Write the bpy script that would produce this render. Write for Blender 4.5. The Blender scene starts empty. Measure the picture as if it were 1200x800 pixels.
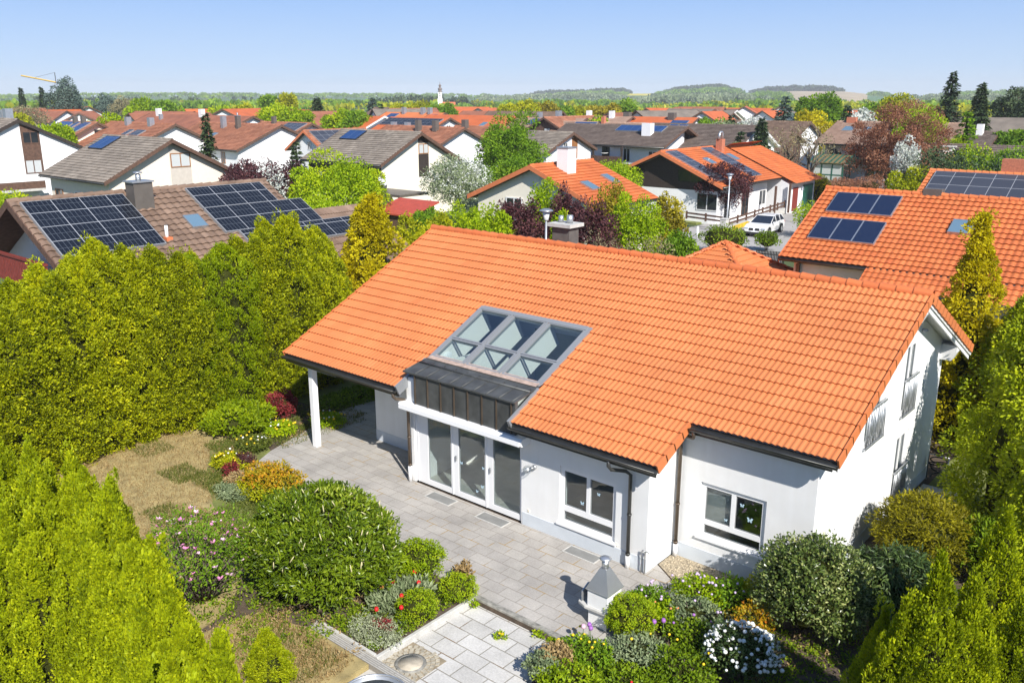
import bpy, math, random
import numpy as np
from mathutils import Vector, Matrix
R = math.radians
random.seed(7); rng = np.random.default_rng(7)
scene = bpy.context.scene
COL = scene.collection

# ------------------------------------------------------------------ camera (surveyed from the photograph)
CAM = np.array([-0.689, -14.535, 10.091]); FPX = 1023.309; PITCH = R(15.665); YAW = R(-40.447)
cd = bpy.data.cameras.new('camera'); cd.sensor_width = 36; cd.lens = FPX / 1200 * 36
cd.clip_start = .1; cd.clip_end = 20000
cam = bpy.data.objects.new('camera', cd); COL.objects.link(cam)
cam.location = CAM; cam.rotation_euler = (R(90) - PITCH, 0, -YAW); scene.camera = cam
_fw = np.array([math.sin(YAW) * math.cos(PITCH), math.cos(YAW) * math.cos(PITCH), -math.sin(PITCH)])
_rt = np.array([math.cos(YAW), -math.sin(YAW), 0]); _up = np.cross(_rt, _fw)
def at(px, py, z=0.0):
    """ground point (or point at height z) seen at a photo pixel"""
    d = _fw + _rt * (px - 600) / FPX - _up * (py - 400) / FPX
    return CAM + d * ((z - CAM[2]) / d[2])
def bearing(px, py=130):
    d = _fw + _rt * (px - 600) / FPX - _up * (py - 400) / FPX
    return math.atan2(d[0], d[1])

# ------------------------------------------------------------------ mesh builder
class MB:
    def __init__(s): s.v = []; s.f = []; s.m = []; s.sm = []; s.mat = 0; s.smooth = False
    def add(s, vs, fs):
        b = len(s.v); s.v += [tuple(map(float, v)) for v in vs]
        for f in fs: s.f.append(tuple(b + i for i in f)); s.m.append(s.mat); s.sm.append(s.smooth)
    def box(s, x0, x1, y0, y1, z0, z1):
        s.add([(x0,y0,z0),(x1,y0,z0),(x1,y1,z0),(x0,y1,z0),(x0,y0,z1),(x1,y0,z1),(x1,y1,z1),(x0,y1,z1)],
              [(0,3,2,1),(4,5,6,7),(0,1,5,4),(1,2,6,5),(2,3,7,6),(3,0,4,7)])
        return s
    def hexa(s, p):  # 8 points bottom 4, top 4 (ccw)
        s.add(p, [(0,3,2,1),(4,5,6,7),(0,1,5,4),(1,2,6,5),(2,3,7,6),(3,0,4,7)]); return s
    def prism(s, poly, axis, a, b):
        n = len(poly)
        def P(u, w, t): return (t,u,w) if axis=='x' else ((u,t,w) if axis=='y' else (u,w,t))
        vs = [P(u,w,a) for u,w in poly] + [P(u,w,b) for u,w in poly]
        fs = [tuple(range(n))[::-1], tuple(range(n,2*n))] + [(i,(i+1)%n,n+(i+1)%n,n+i) for i in range(n)]
        s.add(vs, fs); return s
    def cyl(s, p0, p1, r0, r1=None, n=12):
        return s.tube([p0,p1], [r0, r0 if r1 is None else r1], n)
    def tube(s, pts, r, n=8, cap=True):
        pts = [Vector(p) for p in pts]; k = len(pts)
        rs = list(r) if hasattr(r,'__len__') else [r]*k
        vs = []; prev = None
        for i,p in enumerate(pts):
            d = (pts[min(i+1,k-1)] - pts[max(i-1,0)]).normalized()
            if prev is None:
                a = Vector((0,0,1)) if abs(d.z) < .9 else Vector((1,0,0)); u = d.cross(a).normalized()
            else: u = (prev - d*prev.dot(d)).normalized()
            prev = u; w = d.cross(u)
            for j in range(n):
                t = 2*math.pi*j/n; vs.append(p + (u*math.cos(t) + w*math.sin(t))*rs[i])
        fs = [(i*n+j, i*n+(j+1)%n, (i+1)*n+(j+1)%n, (i+1)*n+j) for i in range(k-1) for j in range(n)]
        old = s.smooth; s.smooth = n > 4; s.add(vs, fs); s.smooth = old
        if cap: b = len(s.v) - len(vs); s.f += [tuple(b+j for j in range(n))[::-1], tuple(b+(k-1)*n+j for j in range(n))]; s.m += [s.mat]*2; s.sm += [False]*2
        return s
    def lathe(s, c, prof, n=16):
        vs = []; k = len(prof)
        for r,z in prof:
            for j in range(n):
                t = 2*math.pi*j/n; vs.append((c[0]+r*math.cos(t), c[1]+r*math.sin(t), c[2]+z))
        old = s.smooth; s.smooth = True
        s.add(vs, [(i*n+j, i*n+(j+1)%n, (i+1)*n+(j+1)%n, (i+1)*n+j) for i in range(k-1) for j in range(n)])
        b = len(s.v)-len(vs); s.smooth = False
        s.f += [tuple(b+j for j in range(n))[::-1], tuple(b+(k-1)*n+j for j in range(n))]; s.m += [s.mat]*2; s.sm += [False]*2
        s.smooth = old; return s
    def ball(s, c, rx, ry=None, rz=None, n=10, m=6):
        ry = ry or rx; rz = rz or rx
        prof = [(math.sin(math.pi*i/m), -math.cos(math.pi*i/m)) for i in range(m+1)]
        vs = []
        for r,z in prof:
            for j in range(n):
                t = 2*math.pi*j/n; vs.append((c[0]+rx*r*math.cos(t), c[1]+ry*r*math.sin(t), c[2]+rz*z))
        old = s.smooth; s.smooth = True
        s.add(vs, [(i*n+j, i*n+(j+1)%n, (i+1)*n+(j+1)%n, (i+1)*n+j) for i in range(m) for j in range(n)])
        s.smooth = old; return s
def put(name, me, parent=None, loc=None):
    o = bpy.data.objects.new(name, me); COL.objects.link(o)
    if parent is not None: o.parent = parent
    if loc is not None: o.location = loc
    return o
def ob(name, mb, mats, parent=None, loc=None, rotz=0, bevel=0):
    me = bpy.data.meshes.new(name); me.from_pydata(mb.v, [], mb.f)
    for m in (mats if isinstance(mats,(list,tuple)) else [mats]): me.materials.append(m)
    me.polygons.foreach_set('material_index', mb.m); me.polygons.foreach_set('use_smooth', mb.sm); me.update()
    o = put(name, me, parent, loc); o.rotation_euler.z = rotz
    if bevel:
        b = o.modifiers.new('bevel','BEVEL'); b.width = bevel; b.segments = 2; b.limit_method = 'ANGLE'
    return o
def tag(o, label=None, cat=None, group=None, kind=None):
    if label: o['label'] = label
    if cat: o['category'] = cat
    if group: o['group'] = group
    if kind: o['kind'] = kind
    return o
def thing(name, label, cat, loc=(0,0,0), rotz=0, group=None):
    o = bpy.data.objects.new(name, None); COL.objects.link(o); o.empty_display_size = .2
    o.location = loc; o.rotation_euler.z = rotz
    return tag(o, label, cat, group)
def kids(o): return [c for c in bpy.data.objects if c.parent is o]
def dup(root, loc, rotz=0, scale=None, label=None, group=None):
    r = root.copy(); COL.objects.link(r); r.location = loc; r.rotation_euler.z = rotz
    if scale is not None: r.scale = scale if hasattr(scale,'__len__') else (scale,)*3
    if label: r['label'] = label
    if group: r['group'] = group
    for ch in kids(root):
        c = ch.copy(); COL.objects.link(c); c.parent = r
        for g in kids(ch):
            d = g.copy(); COL.objects.link(d); d.parent = c
    return r
def npmesh(name, V, F, mats, tint=None, mi=None, smooth=False):
    """mesh from numpy arrays, quads F (n,4)"""
    me = bpy.data.meshes.new(name); V = np.ascontiguousarray(V, np.float32); F = np.ascontiguousarray(F, np.int32)
    me.vertices.add(len(V)); me.vertices.foreach_set('co', V.ravel())
    me.loops.add(F.size); me.loops.foreach_set('vertex_index', F.ravel())
    me.polygons.add(len(F)); me.polygons.foreach_set('loop_start', np.arange(len(F), dtype=np.int32)*F.shape[1])
    for m in (mats if isinstance(mats,(list,tuple)) else [mats]): me.materials.append(m)
    if mi is not None: me.polygons.foreach_set('material_index', np.ascontiguousarray(mi, np.int32))
    me.polygons.foreach_set('use_smooth', np.full(len(F), smooth))
    if tint is not None:
        a = me.attributes.new('tint','FLOAT','FACE'); a.data.foreach_set('value', np.ascontiguousarray(tint, np.float32))
    me.update(calc_edges=True); me.validate(); return me

# ------------------------------------------------------------------ materials
def newmat(name):
    m = bpy.data.materials.new(name); m.use_nodes = True; nt = m.node_tree
    return m, nt, nt.nodes['Principled BSDF'], nt.nodes, nt.links
def ramp(N, stops):
    r = N.new('ShaderNodeValToRGB'); e = r.color_ramp.elements
    while len(e) < len(stops): e.new(.5)
    for i,(p,c) in enumerate(stops): e[i].position = p; e[i].color = (*c,1)
    return r
def plain(name, col, rough=.7, metal=0, noise=.0, scale=4, bump=0, bscale=40, spec=.5):
    m, nt, b, N, L = newmat(name); b.inputs['Roughness'].default_value = rough; b.inputs['Metallic'].default_value = metal
    b.inputs['Specular IOR Level'].default_value = spec
    b.inputs['Base Color'].default_value = (*col,1)
    if noise or bump:
        tc = N.new('ShaderNodeTexCoord')
    if noise:
        n = N.new('ShaderNodeTexNoise'); n.inputs['Scale'].default_value = scale; n.inputs['Detail'].default_value = 6
        L.new(tc.outputs['Object'], n.inputs['Vector'])
        r = ramp(N, [(.3, tuple(c*(1-noise) for c in col)), (.7, tuple(min(1,c*(1+noise)) for c in col))])
        L.new(n.outputs['Fac'], r.inputs['Fac']); L.new(r.outputs['Color'], b.inputs['Base Color'])
    if bump:
        n2 = N.new('ShaderNodeTexNoise'); n2.inputs['Scale'].default_value = bscale; n2.inputs['Detail'].default_value = 4
        L.new(tc.outputs['Object'], n2.inputs['Vector'])
        bp = N.new('ShaderNodeBump'); bp.inputs['Strength'].default_value = bump; bp.inputs['Distance'].default_value = .02
        L.new(n2.outputs['Fac'], bp.inputs['Height']); L.new(bp.outputs['Normal'], b.inputs['Normal'])
    return m
def tinted(name, stops, rough=.6, noise=.15, scale=1.2, stain=None):
    """colour from the per-face tint (tile to tile, leaf to leaf variation), plus broad weathering noise"""
    m, nt, b, N, L = newmat(name); b.inputs['Roughness'].default_value = rough
    a = N.new('ShaderNodeAttribute'); a.attribute_name = 'tint'
    r = ramp(N, stops); L.new(a.outputs['Fac'], r.inputs['Fac'])
    tc = N.new('ShaderNodeTexCoord'); n = N.new('ShaderNodeTexNoise'); n.inputs['Scale'].default_value = scale; n.inputs['Detail'].default_value = 8
    L.new(tc.outputs['Object'], n.inputs['Vector'])
    mr = N.new('ShaderNodeMapRange'); mr.inputs['From Min'].default_value = .3; mr.inputs['From Max'].default_value = .7
    mr.inputs['To Min'].default_value = 1-noise; mr.inputs['To Max'].default_value = 1+noise; L.new(n.outputs['Fac'], mr.inputs['Value'])
    mx = N.new('ShaderNodeMix'); mx.data_type = 'RGBA'; mx.blend_type = 'MULTIPLY'; mx.inputs['Factor'].default_value = 1
    L.new(r.outputs['Color'], mx.inputs['A']); L.new(mr.outputs['Result'], mx.inputs['B']); out = mx.outputs['Result']
    if stain:
        n3 = N.new('ShaderNodeTexNoise'); n3.inputs['Scale'].default_value = stain[1]; n3.inputs['Detail'].default_value = 10; n3.inputs['Roughness'].default_value = .75
        L.new(tc.outputs['Object'], n3.inputs['Vector']); rr = ramp(N, [(stain[2],(0,0,0)),(stain[2]+.12,(1,1,1))]); L.new(n3.outputs['Fac'], rr.inputs['Fac'])
        m2 = N.new('ShaderNodeMix'); m2.data_type = 'RGBA'; L.new(rr.outputs['Color'], m2.inputs['Factor']); L.new(out, m2.inputs['A']); m2.inputs['B'].default_value = (*stain[0],1); out = m2.outputs['Result']
    L.new(out, b.inputs['Base Color']); return m
def leafmat(name, dark, mid, light, trans=.35, rough=.55, spec=.25):
    """foliage: diffuse + a share of light through the leaf; colour differs leaf by leaf"""
    m, nt, b, N, L = newmat(name); b.inputs['Roughness'].default_value = rough; b.inputs['Specular IOR Level'].default_value = spec
    a = N.new('ShaderNodeAttribute'); a.attribute_name = 'tint'
    oi = N.new('ShaderNodeObjectInfo'); ad = N.new('ShaderNodeMath'); ad.operation = 'MULTIPLY_ADD'
    L.new(oi.outputs['Random'], ad.inputs[0]); ad.inputs[1].default_value = .22; 
    sb = N.new('ShaderNodeMath'); sb.operation = 'SUBTRACT'; L.new(a.outputs['Fac'], sb.inputs[0]); sb.inputs[1].default_value = .11
    L.new(sb.outputs[0], ad.inputs[2])
    r = ramp(N, [(0,dark),(.5,mid),(1,light)]); L.new(ad.outputs[0], r.inputs['Fac']); L.new(r.outputs['Color'], b.inputs['Base Color'])
    t = N.new('ShaderNodeBsdfTranslucent'); L.new(r.outputs['Color'], t.inputs['Color'])
    mx = N.new('ShaderNodeMixShader'); mx.inputs['Fac'].default_value = trans
    L.new(b.outputs['BSDF'], mx.inputs[1]); L.new(t.outputs['BSDF'], mx.inputs[2]); L.new(mx.outputs[0], N['Material Output'].inputs['Surface'])
    return m
def glassmat(name, tint=(.9,.95,.95), refl=1.0):
    m, nt, b, N, L = newmat(name); N.remove(b)
    t = N.new('ShaderNodeBsdfTransparent'); t.inputs['Color'].default_value = (*tint,1)
    g = N.new('ShaderNodeBsdfGlossy'); g.inputs['Roughness'].default_value = .01
    lw = N.new('ShaderNodeLayerWeight'); lw.inputs['Blend'].default_value = .5
    pw = N.new('ShaderNodeMath'); pw.operation = 'POWER'; L.new(lw.outputs['Facing'], pw.inputs[0]); pw.inputs[1].default_value = 3.5
    f = N.new('ShaderNodeMath'); f.operation = 'MULTIPLY_ADD'; L.new(pw.outputs[0], f.inputs[0]); f.inputs[1].default_value = .8*refl; f.inputs[2].default_value = .11*refl
    mx = N.new('ShaderNodeMixShader'); L.new(f.outputs[0], mx.inputs['Fac']); L.new(t.outputs[0], mx.inputs[1]); L.new(g.outputs[0], mx.inputs[2])
    L.new(mx.outputs[0], N['Material Output'].inputs['Surface']); return m
M = {}
M['plaster'] = plain('white_plaster', (.80,.80,.79), .85, noise=.035, scale=2, bump=.25, bscale=120)
def streaks(m):   # faint rain streaks running down the render
    nt = m.node_tree; N = nt.nodes; L = nt.links; b = N['Principled BSDF']; src = b.inputs['Base Color'].links[0].from_socket
    tc = N.new('ShaderNodeTexCoord'); mp = N.new('ShaderNodeMapping'); mp.inputs['Scale'].default_value = (5,5,.35); L.new(tc.outputs['Object'], mp.inputs['Vector'])
    n = N.new('ShaderNodeTexNoise'); n.inputs['Scale'].default_value = 1; n.inputs['Detail'].default_value = 5; L.new(mp.outputs[0], n.inputs['Vector'])
    r = ramp(N, [(.36,(.965,.96,.95)),(.6,(1,1,1))]); L.new(n.outputs['Fac'], r.inputs['Fac'])
    mx = N.new('ShaderNodeMix'); mx.data_type = 'RGBA'; mx.blend_type = 'MULTIPLY'; mx.inputs['Factor'].default_value = .75; L.new(src, mx.inputs['A']); L.new(r.outputs['Color'], mx.inputs['B']); L.new(mx.outputs['Result'], b.inputs['Base Color'])
streaks(M['plaster'])
M['plinth'] = plain('pale_blue_grey_plinth_paint', (.58,.62,.66), .8, noise=.04, bump=.2, bscale=100)
M['white'] = plain('white_painted_frame', (.82,.82,.82), .35)
M['board'] = plain('white_painted_boards', (.72,.72,.71), .6, noise=.05)
M['innerwall'] = plain('interior_white', (.75,.74,.7), .9)
M['floor'] = plain('interior_pale_tiles', (.5,.48,.43), .35, noise=.08)
M['zinc'] = plain('dark_weathered_zinc', (.085,.088,.085), .5, .25, noise=.3, scale=3)
M['gutter'] = plain('grey_brown_gutter_metal', (.09,.09,.085), .4, .7, noise=.2)
M['pipe'] = plain('brown_copper_downpipe', (.15,.115,.085), .45, .6, noise=.2)
M['alu'] = plain('grey_aluminium_frame', (.30,.31,.32), .45, .3)
M['steel'] = plain('brushed_steel', (.62,.63,.64), .38, .8, noise=.06)
M['galv'] = plain('galvanised_metal', (.5,.52,.54), .45, .8, noise=.1)
M['concrete'] = plain('pale_concrete', (.5,.49,.46), .9, noise=.15, scale=6, bump=.4)
M['oldconcrete'] = plain('mossy_old_concrete', (.26,.25,.22), .95, noise=.5, scale=7, bump=.6)
M['glass'] = glassmat('clear_window_glass')
M['darkglass'] = plain('dark_window_pane', (.02,.025,.03), .05, spec=.8)
M['blueglass'] = plain('skylight_pane', (.12,.2,.27), .06, spec=.9)
M['curtain'] = plain('white_curtain_behind_glass', (.5,.52,.52), .3)
M['frame_w'] = plain('white_window_frame', (.75,.75,.74), .5)
M['frame_b'] = plain('brown_timber_frame', (.28,.12,.04), .6, noise=.2)
M['wood_d'] = plain('dark_stained_boards', (.035,.025,.02), .75, noise=.3, scale=8)
M['wood_r'] = plain('red_brown_boards', (.2,.035,.025), .6, noise=.2, scale=8)
M['wood_m'] = plain('weathered_brown_timber', (.11,.06,.04), .8, noise=.3, scale=6)
M['soil'] = plain('garden_soil', (.09,.065,.045), .95, noise=.4, scale=5, bump=.8, bscale=20)
M['asphalt'] = plain('worn_asphalt', (.36,.345,.33), .9, noise=.12, scale=.6, bump=.3, bscale=60)
M['kerb'] = plain('kerb_stone', (.36,.35,.33), .9, noise=.15, scale=5)
M['cream'] = plain('cream_plaster', (.78,.68,.56), .85, noise=.03)
M['cream2'] = plain('ivory_plaster', (.8,.74,.62), .85, noise=.03)
M['wwall'] = plain('white_house_plaster', (.8,.8,.8), .85, noise=.03)
M['gwall'] = plain('pale_grey_plaster', (.6,.62,.62), .85, noise=.03)
M['greenpaint'] = plain('dark_green_paint', (.02,.10,.07), .5)
M['brick'] = plain('orange_brick_chimney', (.45,.16,.09), .85, noise=.2, scale=10)
M['black'] = plain('black_rubber', (.015,.015,.015), .6)
def pv(name, a, line, nx, ny, busbar=True):
    """solar module field: dark cells with a pale module grid; object coords: x 0..nx, y 0..ny"""
    m, nt, b, N, L = newmat(name); b.inputs['Roughness'].default_value = .2; b.inputs['Specular IOR Level'].default_value = .28
    tc = N.new('ShaderNodeTexCoord'); br = N.new('ShaderNodeTexBrick'); br.offset = 0; br.inputs['Scale'].default_value = 1
    br.inputs['Brick Width'].default_value = nx; br.inputs['Row Height'].default_value = ny; br.inputs['Mortar Size'].default_value = .014; br.inputs['Mortar Smooth'].default_value = .1
    br.inputs['Color1'].default_value = (*a,1); br.inputs['Color2'].default_value = (*[c*1.25 for c in a],1); br.inputs['Mortar'].default_value = (*line,1)
    L.new(tc.outputs['Object'], br.inputs['Vector']); out = br.outputs['Color']
    if busbar:
        b2 = N.new('ShaderNodeTexBrick'); b2.offset = 0; b2.inputs['Scale'].default_value = 1; b2.inputs['Brick Width'].default_value = nx/6; b2.inputs['Row Height'].default_value = ny/2
        b2.inputs['Mortar Size'].default_value = .010; b2.inputs['Color1'].default_value = (0,0,0,1); b2.inputs['Color2'].default_value = (0,0,0,1); b2.inputs['Mortar'].default_value = (.06,.07,.08,1)
        L.new(tc.outputs['Object'], b2.inputs['Vector']); mx = N.new('ShaderNodeMix'); mx.data_type = 'RGBA'; mx.blend_type = 'ADD'; mx.inputs['Factor'].default_value = 1
        L.new(out, mx.inputs['A']); L.new(b2.outputs['Color'], mx.inputs['B']); out = mx.outputs['Result']
    L.new(out, b.inputs['Base Color']); return m
M['pv_dark'] = pv('black_solar_modules', (.010,.012,.018), (.30,.31,.33), 1.0, .86)
M['pv_blue'] = pv('blue_solar_modules', (.02,.055,.16), (.12,.17,.28), 1.0, 1.6, False)
M['pv_grey'] = pv('grey_solar_modules', (.045,.05,.065), (.32,.33,.35), 1.0, .86, False)
M['navy'] = plain('navy_collector_glass', (.012,.02,.05), .08, spec=.6)
ORANGE = [(0,(.565,.172,.054)),(.5,(.595,.186,.060)),(1,(.63,.206,.07))]
M['tile_o'] = tinted('orange_clay_tiles', ORANGE, .6, .10, .55, stain=((.42,.24,.13),6.0,.70))
M['tile_o2'] = tinted('weathered_orange_tiles', [(0,(.50,.122,.036)),(.5,(.56,.150,.044)),(1,(.61,.180,.055))], .6, .13, .7)
M['tile_b'] = tinted('brown_concrete_tiles', [(0,(.15,.095,.065)),(.5,(.20,.13,.09)),(1,(.26,.175,.125))], .8, .2, .8)
M['tile_g'] = tinted('grey_concrete_tiles', [(0,(.18,.15,.12)),(.5,(.245,.205,.165)),(1,(.31,.265,.215))], .85, .2, .8, stain=((.38,.35,.30),2.2,.6))
M['tile_r'] = tinted('red_brown_tiles', [(0,(.27,.10,.055)),(.5,(.35,.145,.08)),(1,(.43,.19,.11))], .8, .2, .7, stain=((.2,.13,.09),1.5,.6))
M['tile_l'] = tinted('pinkish_brown_tiles', [(0,(.30,.19,.135)),(.5,(.37,.24,.175)),(1,(.44,.30,.22))], .8, .15, .7)
M['tile_d'] = tinted('dark_brown_tiles', [(0,(.11,.08,.065)),(.5,(.145,.11,.09)),(1,(.18,.14,.115))], .8, .15, .8)

# ------------------------------------------------------------------ tiled roof surface (every course a real step, every tile a real roll)
def tile_sheet(name, mat, spans, nc, clen, O, U, S, parent=None, loc=None, tw=.27, amp=.033, lift=.033, seg=8, holes=(), s0=0, u_start=0.0, rolls=2):
    """spans: list of (u0,u1,c0,c1): strips of courses c0..c1-1; holes: (u0,u1,sa,sb). O,U,S: origin, along eave, up the slope"""
    O, U, S = map(lambda a: np.array(a, float), (O,U,S)); Nn = np.cross(U,S); Nn /= np.linalg.norm(Nn)
    if Nn[2] < 0: Nn = -Nn
    V = []; F = []; T = []; base = 0
    lr = np.random.default_rng(len(name)*17+nc); tcache = lr.normal(.5,.2,(400,400)).clip(0,1)
    for (u0,u1,c0,c1) in spans:
        for c in range(int(c0), int(math.ceil(c1))):
            sa = s0 + c*clen; sb = s0 + min(c+1, c1)*clen; mid = (sa+sb)/2
            iv = [(u0,u1)]
            for (h0,h1,ha,hb) in holes:
                if ha < mid < hb:
                    nv = []
                    for a,b in iv:
                        if h1 <= a or h0 >= b: nv.append((a,b)); continue
                        if a < h0: nv.append((a,h0))
                        if h1 < b: nv.append((h1,b))
                    iv = nv
            for a,b in iv:
                k0 = math.ceil((a-u_start)/tw*seg - 1e-6); k1 = math.floor((b-u_start)/tw*seg + 1e-6)
                us = np.unique(np.concatenate([[a],[u_start+k*tw/seg for k in range(k0,k1+1)],[b]]))
                if len(us) < 2: continue
                ph = (us-u_start)/tw; fr = ph - np.floor(ph)
                h = amp*(.5-.5*np.cos(2*rolls*np.pi*fr))**.7
                n = len(us); P = O + us[:,None]*U
                bot = P + (sa-.035)*S + (h+lift)[:,None]*Nn; lip = P + (sa-.035)*S + (h+lift-.022)[:,None]*Nn
                top = P + (sb+.07)*S + (h-.012)[:,None]*Nn
                V += [lip,bot,bot.copy(),top]; i = np.arange(n-1)
                F += [np.stack([base+i,base+i+1,base+n+i+1,base+n+i],1), np.stack([base+2*n+i,base+2*n+i+1,base+3*n+i+1,base+3*n+i],1)]
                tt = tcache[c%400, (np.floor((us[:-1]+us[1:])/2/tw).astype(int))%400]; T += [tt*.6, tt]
                base += 4*n
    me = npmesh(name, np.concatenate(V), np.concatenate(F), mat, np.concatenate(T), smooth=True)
    return put(name, me, parent, loc)
def ridge_caps(name, mat, p0, p1, parent, loc=None, r=.115, L=.38):
    p0, p1 = Vector(p0), Vector(p1); n = max(1, round((p1-p0).length/L)); d = (p1-p0)/n; mb = MB(); mb.smooth = True
    side = d.normalized().cross(Vector((0,0,1))).normalized()
    for i in range(n):
        a = p0 + d*i - d*.06; b = p0 + d*(i+1); vs = []; k = 7
        for p,rr,dz in ((a,r*1.12,.02),(b,r*.95,0)):
            for j in range(k+1):
                t = math.pi*(j/k*1.2-.1); vs.append(p + side*math.cos(t)*rr + Vector((0,0,math.sin(t)*rr*.85-.02+dz)))
        mb.add(vs, [(j, j+1, k+2+j, k+1+j) for j in range(k)])
        mb.add([vs[j] for j in range(k+1)], [tuple(range(k+1))])
    o = ob(name, mb, mat, parent, loc)
    a = o.data.attributes.new('tint','FLOAT','FACE'); a.data.foreach_set('value', np.repeat(rng.normal(.4,.22,n).clip(0,1), 8).astype(np.float32)[:len(o.data.polygons)])
    return o

# ------------------------------------------------------------------ walls with openings
def holed_wall(mb, u0, u1, zt, holes, t0, t1, axis, z0=0.0, extra=()):
    """wall along u with top zt(u); openings (ua,ub,za,zb); thickness from t0 to t1; axis 'x': u is x, thickness in y; 'y': u is y, thickness in x"""
    cuts = sorted({u0,u1,*extra,*[h[0] for h in holes],*[h[1] for h in holes]}); cuts = [c for c in cuts if u0-1e-9 <= c <= u1+1e-9]
    for a,b in zip(cuts,cuts[1:]):
        hs = sorted([h for h in holes if h[0] < (a+b)/2 < h[1]], key=lambda h: h[2]); lo = z0
        segs = []
        for h in hs: segs.append((lo,lo,h[2],h[2])); lo = h[3]
        segs.append((lo,lo,zt(a),zt(b)))
        for (la,lb,ha,hb) in segs:
            if ha-la < 1e-4 and hb-lb < 1e-4: continue
            if axis == 'x': p = [(a,t0,la),(b,t0,lb),(b,t1,lb),(a,t1,la),(a,t0,ha),(b,t0,hb),(b,t1,hb),(a,t1,ha)]
            else: p = [(t0,a,la),(t1,a,la),(t1,b,lb),(t0,b,lb),(t0,a,ha),(t1,a,ha),(t1,b,hb),(t0,b,hb)]
            mb.hexa(p)
# ================================================================== the orange-roofed bungalow
T = .478; CS = 1/math.sqrt(1+T*T); SN = T*CS; ZE = 2.75; YR = 6.29; ZR = ZE + T*YR; CL = 6.97/20
XL, XR = -21.93, -5.96; NX0, NX1 = -16.95, -13.12; XS = -9.15; YE2 = 4*CL*CS
def rp(x, s, h=0): return (x, s*CS - h*SN, ZE + s*SN + h*CS)
def roofz(y): return ZE + T*y if y <= YR else ZR - T*(y-YR)
HLOC = (-13.2, 5.5, 0); HO = tuple(-c for c in HLOC)
house = thing('bungalow', 'white bungalow with big orange tiled roof, roof glazing and dark zinc-clad dormer band', 'house', HLOC)
def hob(name, mb, mats, parent=None, **k):
    if parent is None: return ob(name, mb, mats, house, HO, **k)
    return ob(name, mb, mats, parent, **k)
holes = [(NX0, NX1, -1, 10*CL)]
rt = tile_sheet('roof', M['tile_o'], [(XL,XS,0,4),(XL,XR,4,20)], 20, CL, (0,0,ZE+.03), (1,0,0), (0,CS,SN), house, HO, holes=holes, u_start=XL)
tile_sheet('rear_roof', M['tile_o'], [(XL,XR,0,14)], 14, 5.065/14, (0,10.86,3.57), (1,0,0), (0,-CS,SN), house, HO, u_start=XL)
ridge_caps('ridge_cap', M['tile_o2'], (XL-.02,YR,ZR+.05), (XR+.02,YR,ZR+.05), house, HO)
# roof boarding under the tiles
mb = MB()
def slab(x0,x1,s0,s1,h0=-.17,h1=-.035):
    mb.hexa([rp(x0,s0,h0),rp(x1,s0,h0),rp(x1,s1,h0),rp(x0,s1,h0),rp(x0,s0,h1),rp(x1,s0,h1),rp(x1,s1,h1),rp(x0,s1,h1)])
slab(XL+.03,NX0-.03,.03,6.93); slab(NX1+.03,XS-.04,.03,6.93); slab(XS-.04,XR-.1,4*CL+.03,6.93); slab(NX0-.03,NX1+.03,10*CL+.12,6.93)
def slab2(x0,x1,y0,y1,h0=-.2,h1=-.04):
    z = lambda y,h: ZR - T*(y-YR) + h
    mb.hexa([(x0,y0,z(y0,h0)),(x1,y0,z(y0,h0)),(x1,y1,z(y1,h0)),(x0,y1,z(y1,h0)),(x0,y0,z(y0,h1)),(x1,y0,z(y0,h1)),(x1,y1,z(y1,h1)),(x0,y1,z(y1,h1))])
slab2(XL+.03,XR-.1,YR+.04,10.84)
hob('roof_boarding', mb, M['board'])
# verge tiles: turned-down edge on both gables, stepped per course
for (xa, xb, sgn) in ((XR-.005, XR+.035, 1), (XL-.035, XL+.005, -1)):
    mb = MB(); c0 = 4 if sgn > 0 else 0
    for c in range(c0,20):
        s0_, s1_ = c*CL-.035, (c+1)*CL
        mb.hexa([rp(xa,s0_,-.12),rp(xb,s0_,-.12),rp(xb,s1_,-.14),rp(xa,s1_,-.14),rp(xa,s0_,.10),rp(xb,s0_,.10),rp(xb,s1_,.072),rp(xa,s1_,.072)])
    for c in range(14):
        L14 = 5.065/14; f = lambda s,h: (10.86 - s*CS + h*SN, 3.54 + s*SN + h*CS)
        (y0,za),(y1,zb) = f(c*L14-.03,-.12), f((c+1)*L14,-.14); (y2,zc),(y3,zd) = f(c*L14-.03,.10), f((c+1)*L14,.072)
        mb.hexa([(xa,y1,zb),(xb,y1,zb),(xb,y0,za),(xa,y0,za),(xa,y3,zd),(xb,y3,zd),(xb,y2,zc),(xa,y2,zc)])
    hob('verge_tiles', mb, M['tile_o'])
mb = MB()   # step between the two eaves at XS
for c in range(0,4):
    a,b = c*CL-.035,(c+1)*CL
    mb.hexa([rp(XS-.005,a,-.12),rp(XS+.03,a,-.12),rp(XS+.03,b,-.14),rp(XS-.005,b,-.14),rp(XS-.005,a,.10),rp(XS+.03,a,.10),rp(XS+.03,b,.072),rp(XS-.005,b,.072)])
hob('verge_tiles', mb, M['tile_o'])
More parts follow.
